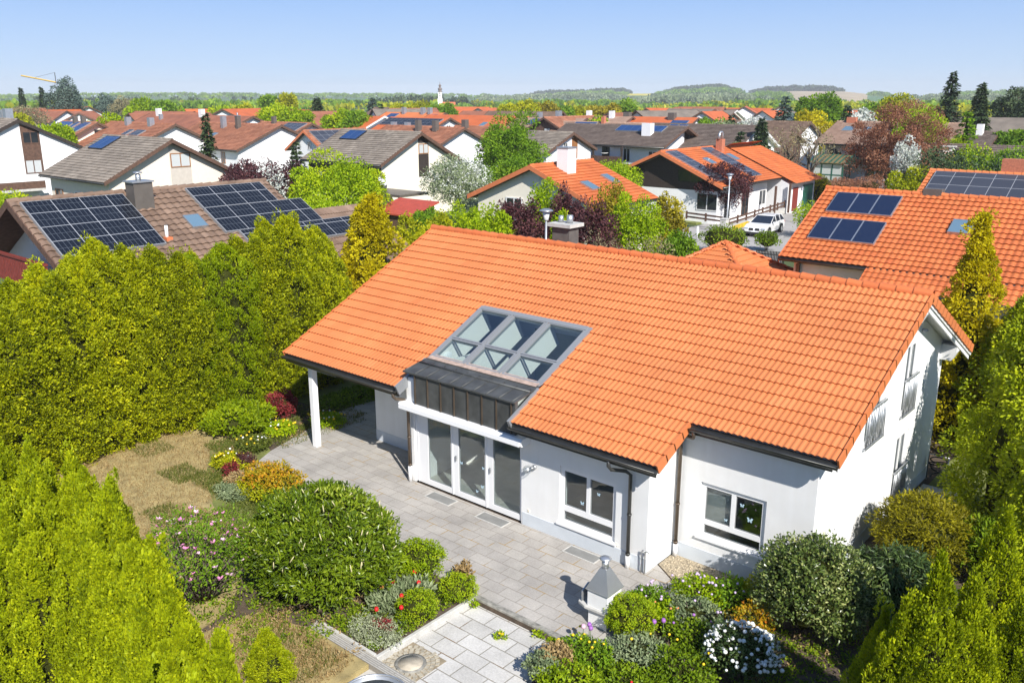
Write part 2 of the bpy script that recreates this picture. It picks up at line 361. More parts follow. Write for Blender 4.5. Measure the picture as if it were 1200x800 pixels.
# barge boards on the right gable (seen on the far slope)
mb = MB()
for (xa,xb,h0,h1) in ((XR-.09,XR-.05,-.36,-.1),(XR-.045,XR-.008,-.24,-.13)):
    z = lambda y,h: ZR - T*(y-YR) + h
    mb.hexa([(xa,YR,z(YR,h0)),(xb,YR,z(YR,h0)),(xb,10.9,z(10.9,h0)),(xa,10.9,z(10.9,h0)),(xa,YR,z(YR,h1)),(xb,YR,z(YR,h1)),(xb,10.9,z(10.9,h1)),(xa,10.9,z(10.9,h1))])
    a,b = 4*CL+.05, 6.97
    mb.hexa([rp(xa,a,h0*.9),rp(xb,a,h0*.9),rp(xb,b,h0*.9),rp(xa,b,h0*.9),rp(xa,a,h1),rp(xb,a,h1),rp(xb,b,h1),rp(xa,b,h1)])
hob('barge_board', mb, M['white'])
for (ya,yb,zb) in ((6.13,6.45,None),(9.55,9.87,None)):  # purlin heads carrying the overhang, ends cut slanting
    zt = roofz((ya+yb)/2) - .27; zb = zt - .42; mb = MB()
    mb.prism([(-6.43,zb),(-6.14,zb),(-6.03,zt-.18),(-6.03,zt),(-6.43,zt)], 'y', ya, yb); hob('purlin', mb, M['board'])
# walls
mb = MB(); top = lambda off: (lambda y: roofz(y) - off)
zc = lambda z: (lambda u: z)
DOOR = (-16.88,-13.14,0.0,2.16); W1 = (-11.98,-10.41,.44,1.86); W2 = (-8.97,-7.44,.66,1.95)
holed_wall(mb, -17.0, -13.1, zc(2.36), [DOOR], .42, .72, 'x')
holed_wall(mb, -13.1, -9.58, zc(roofz(.42)-.19), [W1], .42, .72, 'x')
holed_wall(mb, -20.0, -17.0, zc(roofz(1.75)-.19), [], 1.75, 2.05, 'x')
holed_wall(mb, -9.58, -6.72, zc(roofz(1.59)-.19), [W2], 1.59, 1.89, 'x')
holed_wall(mb, .72, 1.75, top(.19), [], -17.0, -16.72, 'y')
holed_wall(mb, .72, 1.89, top(.19), [], -9.88, -9.58, 'y')
G = [(6.63,7.55,2.60,4.43),(4.12,5.24,2.57,4.10),(6.66,7.58,.43,2.08)]
holed_wall(mb, 1.59, 9.87, top(.21), G, -6.72, -6.42, 'y', extra=(YR,))
holed_wall(mb, 2.05, 9.87, top(.21), [], -20.0, -19.7, 'y', extra=(YR,))
holed_wall(mb, -19.7, -6.72, zc(roofz(9.7)-.19), [(-17.5,-16.2,.9,2.1),(-12,-10.6,.9,2.1)], 9.57, 9.87, 'x')
mb.box(-17.0,-16.72,.30,.715,2.365,3.0)   # cheek left of the zinc band
hob('wall', mb, M['plaster'])
mb = MB()
for q in ((-13.1,-9.57,.408,.419,.0,.33),(-9.579,-9.568,.42,1.578,0,.33),(-9.568,-6.41,1.578,1.589,-.3,.33),(-6.419,-6.408,1.60,9.87,-.3,.33),(-20.0,-17.01,1.738,1.749,0,.33),(-20.012,-20.001,1.75,9.87,-.3,.33)):
    mb = MB(); mb.box(*q); hob('plinth', mb, M['plinth'])
# inside: floor, partitions, loft gallery - seen through the panes
mb = MB(); mb.box(-16.71,-9.89,.725,2.06,-.05,.03); mb.box(-19.69,-6.73,2.06,9.56,-.05,.03); o = hob('interior_floor', mb, M['floor'])
mb = MB(); mb.box(-19.69,-6.73,5.2,5.32,.03,4.95); mb.box(-13.02,-12.9,.73,5.19,.03,2.5); mb.box(-16.71,-16.6,1.8,5.19,.03,3.2); mb.box(-9.4,-9.28,1.9,5.19,.03,3.3)
hob('interior_wall', mb, M['innerwall'])
mb = MB(); mb.box(-16.59,-13.03,5.185,5.198,.035,3.4); hob('interior_wall', mb, plain('olive_wallpaper',(.36,.33,.17),.9,noise=.1))
for q in ((-15.6,-14.7,5.15,5.18,.04,2.0),(-13.9,-13.2,4.7,5.1,.04,1.1)): mb = MB(); mb.box(*q); hob('cupboard', mb, M['wood_m'])
# ---- windows
def window(parent, name, loc, rotz, w, h, panes, fw=.065, sill=True, glass='glass', world=True, deep=.10):
    """panes: (x0,x1,z0,z1) glazed openings inside the w x h frame; local -y faces out"""
    f = MB(); xs = sorted({0,w,*[p[0] for p in panes],*[p[1] for p in panes]}); zs = sorted({0,h,*[p[2] for p in panes],*[p[3] for p in panes]})
    for a,b in zip(xs,xs[1:]):
        run = None
        for c,d in zip(zs,zs[1:]):
            solid = not any(p[0] < (a+b)/2 < p[1] and p[2] < (c+d)/2 < p[3] for p in panes)
            if solid:
                if run: run[1] = d
                else: run = [c,d]
            if (not solid or d == zs[-1]) and run: f.box(a,b,0,.07,run[0],run[1]); run = None
    l = Vector(loc) + (Vector(HO) if world else Vector((0,0,0)))
    o = ob(name, f, M['white'], parent, l, rotz)
    for (a,b,c,d) in panes:
        p = MB(); p.box(a-.004,b+.004,.032,.044,c-.004,d+.004); ob('pane', p, M[glass], o)
        g = MB(); t = .018
        for q in ((a,a+t,c,d),(b-t,b,c,d),(a+t,b-t,c,c+t),(a+t,b-t,d-t,d)): g.box(q[0],q[1],.018,.03,q[2],q[3])
        ob('gasket', g, M['alu'], o)
    if sill:
        s = MB(); s.box(-.06,w+.06,-.10,.0,-.065,-.02); ob('sill', s, M['white'], o)
    return o
def butterfly(parent, x, z, s, col='sticker'):
    m = MB(); s *= .85
    for sg in (-1,1):
        m.add([(x,.026,z),(x+sg*.45*s,.026,z+.95*s),(x+sg*1.15*s,.026,z+.8*s),(x+sg*.75*s,.026,z+.02*s)], [(0,1,2,3)])
        m.add([(x,.0255,z+.05*s),(x+sg*.7*s,.0255,z-.05*s),(x+sg*.75*s,.0255,z-.7*s),(x+sg*.25*s,.0255,z-.7*s)], [(0,1,2,3)])
    ob('butterfly_sticker', m, M[col], parent)
M['sticker'] = plain('pale_blue_window_sticker', (.5,.68,.78), .6)
w1 = window(house, 'window', (W1[0]+.005,.47,W1[2]+.005), 0, 1.56, 1.41, [(.10,.73,.44,1.31),(.83,1.46,.44,1.31),(.10,1.46,.07,.30)])
butterfly(w1, .60, .62, .06); butterfly(w1, 1.05, .98, .05)
w2 = window(house, 'window', (W2[0]+.005,1.64,W2[2]+.005), 0, 1.52, 1.28, [(.10,.71,.40,1.18),(.81,1.42,.40,1.18),(.10,1.42,.07,.28)])
butterfly(w2, .60, .52, .045); butterfly(w2, .95, .98, .055); butterfly(w2, 1.15, .70, .075)
m = MB(); m.box(.02,.7,.09,.11,.36,1.2); ob('blind', m, plain('grey_blind_fabric', (.36,.35,.33), .9), w2)
dr = window(house, 'glazed_door', (DOOR[0]+.005,.47,.03), 0, 3.73, 2.12, [(.46,1.31,.15,2.0),(1.58,2.50,.15,2.0),(2.77,3.65,.15,2.0)], sill=False)
for (x,z,s) in ((1.66,.95,.055),(2.42,1.02,.05),(2.38,.5,.055),(2.2,.32,.05)): butterfly(dr, x, z, s)
for x in (1.52,2.70): m = MB(); m.box(x-.015,x+.015,-.045,-.02,1.0,1.14); m.box(x-.01,x+.01,-.02,0,1.05,1.08); ob('handle', m, M['galv'], dr)
for x in (.08,1.36,2.55,3.69): m = MB(); m.box(x,x+.02,-.016,-.001,.0,2.12); ob('mullion_trim', m, M['white'], dr)
def french(loc, w, h, panes, rail):
    o = window(house, 'gable_window', loc, R(90), w, h, panes, sill=False)
    for (a,b,c,d) in panes: g_ = MB(); g_.box(a+.03,b-.03,.10,.115,c,d); ob('curtain', g_, M['curtain'], o)
    m = MB(); x0,x1,z0,z1,out = rail; y = -.05-out
    for z in (z0,z1): m.box(x0,x1,y-.02,y+.02,z-.02,z+.02)
    for z in (z0,z1):
        for x in (x0,x1): m.box(x-.02,x+.02,y-.02,.0,z-.019,z+.019)
    n = int((x1-x0)/.105)
    for i in range(n+1):
        x = x0 + (x1-x0)*i/n; m.cyl((x,y,z0),(x,y,z1),.013,n=6)
    # ornamental crossed bars
    for i in range(0,n-2,4):
        x = x0 + (x1-x0)*i/n; m.cyl((x,y-.012,z0),(x+(x1-x0)*1.5/n,y-.012,z1),.008,n=5); m.cyl((x+(x1-x0)*3/n,y-.012,z0),(x+(x1-x0)*1.5/n,y-.012,z1),.008,n=5)
    ob('railing', m, M['galv'], o); return o
french((-6.47,6.635,2.605), .91, 1.82, [(.09,.41,.1,1.72),(.5,.82,.1,1.72)], (-.02,.95,.02,.95,.05))
french((-6.47,4.125,2.575), 1.11, 1.52, [(.09,.51,.1,1.42),(.6,1.02,.1,1.42)], (-.02,1.15,.02,.9,.05))
french((-6.47,6.665,.435), .91, 1.64, [(.09,.41,.1,1.54),(.5,.82,.1,1.54)], (-.02,.95,.02,.72,.05))
for (loc,w,h) in (((-16.2,9.82,.9),1.3,1.2),((-10.6,9.82,.9),1.4,1.2)): window(house, 'window', loc, R(180), w, h, [(.1,w/2-.05,.1,h-.1),(w/2+.05,w-.1,.1,h-.1)])
# lintel lamp above the upper gable window
m = MB(); m.ball((-6.36,7.6,4.62),.09,.07,.05); hob('gable_lamp', m, M['alu'])
# ---- zinc band, flashing, awning
m = MB(); m.box(-16.56,NX1-.03,.20,.30,2.37,3.17)
zc_ = hob('zinc_cladding', m, M['zinc'])
for i in range(8):
    x = -16.55 + i*(3.38/7.2); m = MB(); m.box(x-.014,x+.014,.165,.199,2.38,3.15); ob('standing_seam', m, M['pipe'], zc_)
m = MB()   # lead apron between the zinc top and the roof glazing
m.hexa([(-16.95,.14,3.175),(NX1,.14,3.175),(NX1,1.22,3.36),(-16.95,1.22,3.36),(-16.95,.14,3.215),(NX1,.14,3.215),(NX1,1.22,3.40),(-16.95,1.22,3.40)])
for i in range(10):
    x = -16.9+i*.41; m.tube([(x,.15,3.225),(x,.85,3.345)],.013,n=6)
m.tube([(-16.9,.72,3.325),(NX1,.72,3.325)],.03,n=6)
hob('apron_flashing', m, M['zinc'])
m = MB(); m.hexa([(-16.9,.98,3.375),(NX1-.06,.98,3.375),(NX1-.06,1.24,3.42),(-16.9,1.24,3.42),(-16.9,.98,3.385),(NX1-.06,.98,3.385),(NX1-.06,1.24,3.43),(-16.9,1.24,3.43)])
hob('pleated_lead_strip', m, plain('pinkish_lead_strip', (.42,.31,.25), .7, noise=.3, scale=9))
for x in (NX0-.05, NX1-.02):
    m = MB(); m.hexa([rp(x,-.08,-.14),rp(x+.07,-.08,-.14),rp(x+.07,1.15,-.14),rp(x,1.15,-.14),rp(x,-.08,.13),rp(x+.07,-.08,.13),rp(x+.07,1.15,.13),rp(x,1.15,.13)])
    hob('edge_flashing', m, M['alu'])
m = MB(); m.prism([(.06,2.20),(.14,2.165),(.36,2.165),(.415,2.19),(.415,2.35),(.30,2.362),(.12,2.36),(.06,2.30)], 'x', -17.08,-12.86)
m.prism([(.035,2.19),(.05,2.17),(.058,2.30),(.045,2.30)], 'x', -17.05,-12.9)
aw = hob('awning_cassette', m, M['white'])
# ---- roof glazing: three columns, two rows
m = MB(); SX = [-16.90,-15.70,-14.47,-13.19]; SS = [1.30,2.14,3.50]; 
def bar(mb,x0,x1,s0,s1,h0,h1): mb.hexa([rp(x0,s0,h0),rp(x1,s0,h0),rp(x1,s1,h0),rp(x0,s1,h0),rp(x0,s0,h1),rp(x1,s0,h1),rp(x1,s1,h1),rp(x0,s1,h1)])
bar(m, NX0+.0, SX[0]+.05, 1.22,3.62,-.05,.10); bar(m, SX[3]-.05, NX1-.0, 1.22,3.62,-.05,.10)
bar(m, SX[0]+.05, SX[3]-.05, 3.47,3.62,-.02,.12); bar(m, SX[0]+.05, SX[3]-.05, 1.22,1.31,-.02,.09)
for x in SX[1:3]: bar(m, x-.055, x+.055, 1.31,3.475,-.02,.085); bar(m, x-.025, x+.025, 1.31,3.475,.086,.12)
sk = hob('roof_glazing', m, M['alu'])
for i in range(3):
    for j in range(2):
        x0,x1,s0_,s1_ = SX[i]+(.05 if i==0 else .055), SX[i+1]-(.05 if i==2 else .055), SS[j]+.01, SS[j+1]-.01
        g = MB(); t = .05
        bar(g,x0,x0+t,s0_,s1_,.0,.105); bar(g,x1-t,x1,s0_,s1_,.0,.105); bar(g,x0+t,x1-t,s0_,s0_+t,.0,.105); bar(g,x0+t,x1-t,s1_-t,s1_,.0,.105)
        fo = ob('sash', g, M['alu'], sk)
        g = MB(); bar(g,x0+t-.003,x1-t+.003,s0_+t-.003,s1_-t+.003,.06,.075); ob('pane', g, M['glass'], sk)
# white reveals under the glazing
for x in (NX0+.02, NX1-.06, SX[1]-.03, SX[2]-.03):
    m = MB(); m.hexa([rp(x,1.32,-.7),rp(x+.06,1.32,-.7),rp(x+.06,3.6,-.7),rp(x,3.6,-.7),rp(x,1.32,-.055),rp(x+.06,1.32,-.055),rp(x+.06,3.6,-.055),rp(x,3.6,-.055)])
    hob('glazing_reveal', m, M['innerwall'])
# ---- gutters and pipes
def gutter(x0,x1,y,z,n=''):
    m = MB(); m.smooth = True; k = 8; r = .075; vs = []
    for x in (x0,x1):
        for rr in (r, r-.012):
            for j in range(k+1):
                t = math.pi*(1+j/k); vs.append((x, y+rr*math.cos(t), z+rr*math.sin(t)))
    q = k+1
    m.add(vs, [(j,j+1,2*q+j+1,2*q+j) for j in range(k)] + [(q+j+1,q+j,3*q+j,3*q+j+1) for j in range(k)])
    m.smooth = False; m.add(vs, [(j,q+j,q+j+1,j+1) for j in range(k)] + [(2*q+j,2*q+j+1,3*q+j+1,3*q+j) for j in range(k)] + [(0,2*q,3*q,q),(k,q+k,3*q+k,2*q+k)])
    for x in (x0,x1):   # stop ends
        m.add([(x,y,z)]+[(x,y+r*math.cos(math.pi*(1+j/k)),z+r*math.sin(math.pi*(1+j/k))) for j in range(k+1)], [(0,j+1,j+2) for j in range(k)])
    m.tube([(x0,y-r,z+.004),(x1,y-r,z+.004)],.012,n=6)
    m.box(x0,x1,y+r+.005,y+r+.02,z-.02,z+.05)
    return hob('gutter', m, M['gutter'])
gutter(XL,NX0-.06,-.09,2.70); gutter(NX1+.02,XS+.02,-.09,2.70); gutter(XS+.05,XR+.02,YE2-.09,ZE+YE2*T-.05)
for q in ((XL+.02,NX0-.03,.0,.03,2.52,2.70),(NX1+.06,XS-.04,.0,.03,2.52,2.70),(XS,XR-.1,YE2,YE2+.03,ZE+YE2*T-.22,ZE+YE2*T-.05)): m = MB(); m.box(*q); hob('fascia', m, M['gutter'])
def pipe(pts, foot, mat='pipe', r=.042):
    m = MB(); m.tube(pts, r, n=10)
    x,y = pts[-1][0], pts[-1][1]
    for z in (pts[-1][2]+.05, 1.3): m.lathe((x,y,z),[(r+.012,-.02),(r+.012,.02)],10)
    o = hob('downpipe', m, M[mat]); f = MB(); f.cyl((x,y,pts[-1][2]),(x,y,foot),.055,n=10); ob('standpipe', f, M['white'], o); return o
pipe([(-17.1,-.09,2.66),(-17.1,-.09,2.52),(-17.08,-.02,2.45),(-17.03,.24,2.36),(-17.0,.33,2.28),(-17.0,.34,.45)], .0)
pipe([(-10.3,-.09,2.66),(-10.3,-.09,2.5),(-10.26,-.05,2.42),(-10.08,.26,2.33),(-10.0,.33,2.24),(-10.0,.34,.3)], .0, 'gutter')
pipe([(-9.0,YE2-.09,3.28),(-9.0,YE2-.09,3.12),(-9.05,YE2-.02,3.06),(-9.42,1.46,2.98),(-9.47,1.50,2.9),(-9.47,1.50,.3)], .0)
for dx in (0,.09):
    m = MB(); m.tube([(-9.66+dx,.36,.0),(-9.66+dx,.36,.50),(-9.63+dx,.345,.56),(-9.58+dx,.34,.565),(-9.56+dx,.34,.53)],.014,n=8)
    hob('vent_pipe', m, M['galv'])
# ---- porch post, wall lamp, socket boxes
m = MB(); m.box(-21.05,-20.87,.14,.32,0,roofz(.23)-.18); hob('porch_post', m, M['white'], bevel=.008)
m = MB(); m.box(XL+.3,-19.71,.1,.36,roofz(.23)-.40,roofz(.23)-.185); hob('porch_beam', m, M['board'])
m = MB(); m.cyl((-12.72,.42,1.62),(-12.72,.36,1.62),.06,n=14); m.tube([(-12.72,.36,1.62),(-12.75,.30,1.60)],.02)
lo = hob('wall_lamp', m, M['steel']); m = MB(); m.ball((-12.84,.29,1.56),.115,.115,.10,n=14,m=10); ob('lamp_globe', m, glassmat('lamp_glass',(.9,.92,.93)), lo); m = MB(); m.ball((-12.84,.29,1.56),.045); ob('bulb', m, M['white'], lo)
for p in ((-12.9,.405,.42),(-10.35,.405,.42),(-10.06,.405,2.05)): m = MB(); m.box(p[0]-.03,p[0]+.03,p[1],p[1]+.013,p[2]-.035,p[2]+.035); hob('socket_box', m, M['cream2'])
# ---- chimney on the far slope
m = MB(); m.box(-17.62,-16.96,7.3,7.8,4.5,6.14); ch = hob('chimney', m, plain('sooty_grey_render', (.10,.092,.085), .9, noise=.25))
m = MB(); m.box(-17.74,-16.84,7.18,7.92,6.142,6.25); ob('chimney_cap', m, M['concrete'], ch)
for x in (-17.47,-17.12): m = MB(); m.cyl((x,7.55,6.252),(x,7.55,6.46 if x<-17.3 else 6.50),.10 if x>-17.3 else .08,n=12); ob('flue', m, M['galv'], ch)
# coiled hose by the gable
t = thing('garden_hose', 'dark coiled garden hose lying at the far foot of the white gable wall', 'hose', (-6.1,9.6,0))
m = MB(); m.tube([(.25*math.cos(a*.5)*(1-.01*a), .25*math.sin(a*.5)*(1-.01*a), .35+.28*math.sin(a*.09)) for a in range(46)], .02, n=6); ob('coil', m, M['black'], t)
m = MB(); m.tube([(-.25,0,0),(-.25,0,.75),(.25,0,.75),(.25,0,0)],.02); ob('holder', m, M['galv'], t)
# ================================================================== ground, hills, garden surfaces, street
def sstep(x): x = np.clip(x,0,1); return x*x*(3-2*x)
PXT = np.array([-400,0,150,300,520,600,640,690,735,760,790,845,880,930,990,1040,1100,1150,1200,1500])
PYT = np.array([114,114,112.5,113,113,114,112,110.5,110,110,109,106,109.5,107.5,108,113,112,111,110,108.5])
def px_of(az):   # azimuth -> photo column on the horizon
    a = np.asarray(az) - YAW; return 600 + FPX*np.tan(np.clip(a,-1.2,1.2))/math.cos(PITCH)
def hill(px, d):
    crest = np.interp(px, PXT, PYT); zc = 10.09 + (113.0-crest)*2600/1040
    z = np.maximum(zc,0)*sstep((d-1000)/1600.)
    return z - np.maximum(d-2600,0)*.02
az = np.concatenate([np.linspace(-math.pi,YAW-.75,60)[:-1], np.linspace(YAW-.75,YAW+.75,260), np.linspace(YAW+.75,math.pi,60)[1:]])
ds = np.concatenate([[0.5],np.geomspace(6,900,40),np.linspace(960,2700,60),[3000,3400]])
A, D = np.meshgrid(az, ds, indexing='ij'); PX = px_of(A); Z = hill(PX, D) - .2
V = np.stack([CAM[0]+D*np.sin(A), CAM[1]+D*np.cos(A), Z],-1).reshape(-1,3)
na, nd = A.shape; i,j = np.meshgrid(np.arange(na-1), np.arange(nd-1), indexing='ij')
F = np.stack([i*nd+j,(i+1)*nd+j,(i+1)*nd+j+1,i*nd+j+1],-1).reshape(-1,4)
pc = ((PX[:-1,:-1]+PX[1:,1:])/2).ravel(); dc = ((D[:-1,:-1]+D[1:,1:])/2).ravel()
# field pattern on the hillsides: 0 meadow .. 1 ; brown, rape
cell = (np.floor(pc/37)*7.3+np.floor(dc/210)*3.1); t = .15+.3*((np.sin(cell*12.9898)*43758.5453)%1)
t = np.where((pc>922)&(pc<1042)&(dc>1350)&(dc<2500), .75, t)
t = np.where((pc>735)&(pc<775)&(dc>2000)&(dc<2450), .95, t)
t = np.where((pc>715)&(pc<735)&(dc>1900)&(dc<2450), .75, t)
t = np.where((pc>836)&(pc<893)&(dc>1500)&(dc<2500), .32, t)
t = np.where((pc>1015)&(pc<1110)&(dc>1500)&(dc<2500), .32, t)
t = np.where(dc<900, .1, t)
me = npmesh('terrain', V, F, tinted('grass_and_field_cover', [(0,(.07,.085,.03)),(.2,(.075,.12,.035)),(.34,(.07,.17,.045)),(.5,(.13,.16,.05)),(.74,(.42,.33,.2)),(.8,(.42,.33,.2)),(.95,(.6,.5,.03))], .9, .2, .02), t, smooth=True)
o = put('terrain', me); o['kind'] = 'structure'

def sheet(name, x0,x1,y0,y1,z0,z1, mat, bev=0):
    m = MB(); m.box(x0,x1,y0,y1,z0,z1); o = ob(name, m, mat, bevel=bev); o['kind'] = 'structure'; return o
def polysheet(name, pts, z0, z1, mat):
    m = MB(); m.prism(pts, 'z', z0, z1); o = ob(name, m, mat); o['kind'] = 'structure'; return o
def slabs(name, c1, c2, mortar, bw, bh, stain, msz=.012, off=.5, rot=0, soil=(.2,.13,.07), weeds=.0):
    m, nt, b, N, L = newmat(name); b.inputs['Roughness'].default_value = .85
    tc = N.new('ShaderNodeTexCoord'); mp = N.new('ShaderNodeMapping'); mp.inputs['Rotation'].default_value[2] = rot; L.new(tc.outputs['Object'], mp.inputs['Vector'])
    br = N.new('ShaderNodeTexBrick'); br.offset = off; br.inputs['Scale'].default_value = 1; br.inputs['Brick Width'].default_value = bw; br.inputs['Row Height'].default_value = bh
    br.inputs['Mortar Size'].default_value = msz; br.inputs['Mortar Smooth'].default_value = .3; br.inputs['Bias'].default_value = 0
    br.inputs['Color1'].default_value = (*c1,1); br.inputs['Color2'].default_value = (*c2,1); br.inputs['Mortar'].default_value = (*mortar,1); L.new(mp.outputs[0], br.inputs['Vector'])
    n = N.new('ShaderNodeTexNoise'); n.inputs['Scale'].default_value = 1.1; n.inputs['Detail'].default_value = 9; n.inputs['Roughness'].default_value = .65; L.new(tc.outputs['Object'], n.inputs['Vector'])
    mr = N.new('ShaderNodeMapRange'); mr.inputs['From Min'].default_value = .3; mr.inputs['From Max'].default_value = .7; mr.inputs['To Min'].default_value = 1-stain; mr.inputs['To Max'].default_value = 1+stain*.6; L.new(n.outputs['Fac'], mr.inputs['Value'])
    n5 = N.new('ShaderNodeTexNoise'); n5.inputs['Scale'].default_value = 28; n5.inputs['Detail'].default_value = 4; L.new(tc.outputs['Object'], n5.inputs['Vector'])
    m5 = N.new('ShaderNodeMapRange'); m5.inputs['From Min'].default_value = .3; m5.inputs['From Max'].default_value = .7; m5.inputs['To Min'].default_value = .88; m5.inputs['To Max'].default_value = 1.1; L.new(n5.outputs['Fac'], m5.inputs['Value'])
    mm = N.new('ShaderNodeMath'); mm.operation = 'MULTIPLY'; L.new(mr.outputs[0], mm.inputs[0]); L.new(m5.outputs[0], mm.inputs[1])
    mx = N.new('ShaderNodeMix'); mx.data_type = 'RGBA'; mx.blend_type = 'MULTIPLY'; mx.inputs['Factor'].default_value = 1; L.new(br.outputs['Color'], mx.inputs['A']); L.new(mm.outputs[0], mx.inputs['B']); out = mx.outputs['Result']
    if weeds:   # brown needle litter and moss caught in some joints
        n2 = N.new('ShaderNodeTexNoise'); n2.inputs['Scale'].default_value = 1.6; n2.inputs['Detail'].default_value = 5; L.new(tc.outputs['Object'], n2.inputs['Vector'])
        rr = ramp(N, [(.52,(0,0,0)),(.62,(1,1,1))]); L.new(n2.outputs['Fac'], rr.inputs['Fac'])
        ml = N.new('ShaderNodeMath'); ml.operation = 'MULTIPLY'; L.new(rr.outputs['Color'], ml.inputs[0]); L.new(br.outputs['Fac'], ml.inputs[1])
        m3 = N.new('ShaderNodeMix'); m3.data_type = 'RGBA'; L.new(ml.outputs[0], m3.inputs['Factor']); L.new(out, m3.inputs['A']); m3.inputs['B'].default_value = (*soil,1); out = m3.outputs['Result']
    L.new(out, b.inputs['Base Color'])
    bp = N.new('ShaderNodeBump'); bp.inputs['Strength'].default_value = .5; bp.inputs['Distance'].default_value = .01; bp.invert = True; L.new(br.outputs['Fac'], bp.inputs['Height']); L.new(bp.outputs['Normal'], b.inputs['Normal'])
    return m
M['terrace'] = slabs('grey_terrace_slabs', (.375,.35,.32), (.425,.398,.36), (.30,.275,.24), .50, .333, .24, msz=.012, weeds=1, soil=(.34,.22,.07))
M['lowpave'] = slabs('light_grey_slabs', (.50,.485,.455), (.585,.57,.54), (.29,.27,.23), .60, .40, .18, msz=.014, weeds=.6)
M['lawn_dry'] = plain('dry_brown_lawn', (.37,.29,.125), .95, noise=.3, scale=3.2, bump=.9, bscale=60)
M['lawn_g'] = plain('mown_green_lawn', (.17,.19,.045), .95, noise=.3, scale=2.5, bump=.9, bscale=60)
# soil of the garden, in abutting blocks; the lower paved yard lies between them
for (x0,x1,y0,y1) in ((-42,-11.90,-16,14.6),(-11.90,4,-2.76,14.6),(-9.15,4,-16,-2.76)): sheet('garden_soil', x0,x1,y0,y1,-.4,-.04, M['soil'])
sheet('yard_soil', -11.90,-9.15,-16,-2.76,-.5,-.16, M['soil'])
polysheet('patio', [(-21.7,-.9),(-21.1,-2.0),(-20.2,-2.35),(-18.5,-2.62),(-11.9,-2.62),(-8.85,-2.62),(-8.6,-2.2),(-8.65,.3),(-9.57,.9),(-9.57,.407),(-17.02,.407),(-17.02,1.737),(-20.02,1.737),(-20.02,9.5),(-21.2,9.5),(-22.6,5.0),(-22.9,2.8)], -.3, 0, M['terrace'])
sheet('patio_kerb', -11.77,-8.9,-2.75,-2.622,-.4,.012, M['oldconcrete'], .015)
sheet('yard_paving', -11.765,-9.2,-9,-2.752,-.3,-.135, M['lowpave'])
sheet('bed_kerb', -11.85,-11.768,-5.42,-2.63,-.4,.0, M['concrete'], .012)
sheet('drain_strip', -13.6,-10.6,-5.62,-5.43,-.3,-.02, slabs('grooved_pale_stone',(.40,.385,.35),(.45,.435,.40),(.29,.27,.24),.8,.045,.12,msz=.012))
sheet('drain_edge', -13.6,-11.86,-5.428,-5.36,-.3,.01, M['concrete'])
polysheet('lawn', [(-26.4,-5.2),(-26.2,-2.4),(-24.2,-.9),(-22.5,-1.7),(-21.2,-2.8),(-19.6,-3.6),(-18.3,-3.9),(-16.9,-4.6),(-15.3,-6.4),(-15,-7.6),(-20,-8.4),(-26.4,-8)], -.3, -.022, M['lawn_dry'])
polysheet('lawn', [(-23.9,-1.58),(-22.4,-.6),(-21.72,-.88),(-21.15,-2.03),(-20.25,-2.4),(-18.55,-2.68),(-17.2,-3.0),(-17.3,-4.95),(-18.5,-4.24),(-19.8,-3.95),(-21.5,-3.14),(-22.85,-2.22)], -.3, -.018, M['lawn_g'])
polysheet('lawn', [(-15.2,-8.9),(-14.9,-6.2),(-13.6,-5.63),(-11.775,-5.63),(-11.775,-8.4)], -.3, -.03, M['lawn_dry'])
polysheet('lawn', [(-26,2),(-22.95,2.75),(-22.65,5.05),(-21.3,9.4),(-21.3,14),(-26,14)], -.3, -.025, M['lawn_g'])
polysheet('lawn', [(-6.2,9.2),(-6.2,14),(-.5,14),(-.5,6.4),(-3.4,7.2)], -.3, -.02, M['lawn_g'])
polysheet('path', [(-6.3,7.0),(-5.4,7.0),(-5.2,9.18),(-6.3,9.18)], -.3, .02, M['concrete'])
# gravel strip in the inner corner of the walls
polysheet('gravel_bed', [(-9.566,.95),(-8.66,.38),(-8.05,.95),(-8.0,1.576),(-9.566,1.576)], -.3, -.015, plain('yellow_grey_gravel', (.36,.30,.21), .95, noise=.5, scale=28, bump=1, bscale=45))
gm = MB()
for k in range(420):
    x, y = rng.uniform(-9.5,-8.1), rng.uniform(.5,1.55)
    if y < .95-(x+9.566)*.63+.08: continue
    r = rng.uniform(.012,.03); gm.ball((x,y,-.008), r, r*.8, r*.6, 5, 3)
o = ob('gravel', gm, plain('gravel_stones', (.46,.39,.28), .9, noise=.5, scale=13)); tag(o, kind='stuff', label='pale gravel stones in the corner of the house walls', cat='gravel')
# street and far pavements
M['pale'] = plain('pale_worn_paving', (.36,.34,.32), .9, noise=.12, scale=.5)
polysheet('street', [(-35.2,95),(-27.2,95),(-26.2,47),(-22.5,36),(-23,30),(-38,30),(-38,41),(-35.6,48)], -.3, -.13, M['asphalt'])
polysheet('street', [(-80,104),(20,104),(20,95.02),(-80,95.02)], -.3, -.13, M['asphalt'])
sheet('pavement', -80,20,104.02,106,-.3,-.02, M['pale'])
polysheet('driveway', [(-38.0,48.2),(-35.62,48.2),(-38.1,41.0),(-41,41.5),(-42,48.2)], -.3, -.1, M['pale'])
polysheet('lawn', [(-47,50.6),(-36.1,50.6),(-35.75,72),(-35.7,94),(-50,94)], -.3, -.05, M['lawn_g'])
polysheet('lawn', [(-27.0,60),(-26.7,94.5),(-12,94.5),(-12,60)], -.3, -.05, M['lawn_g'])
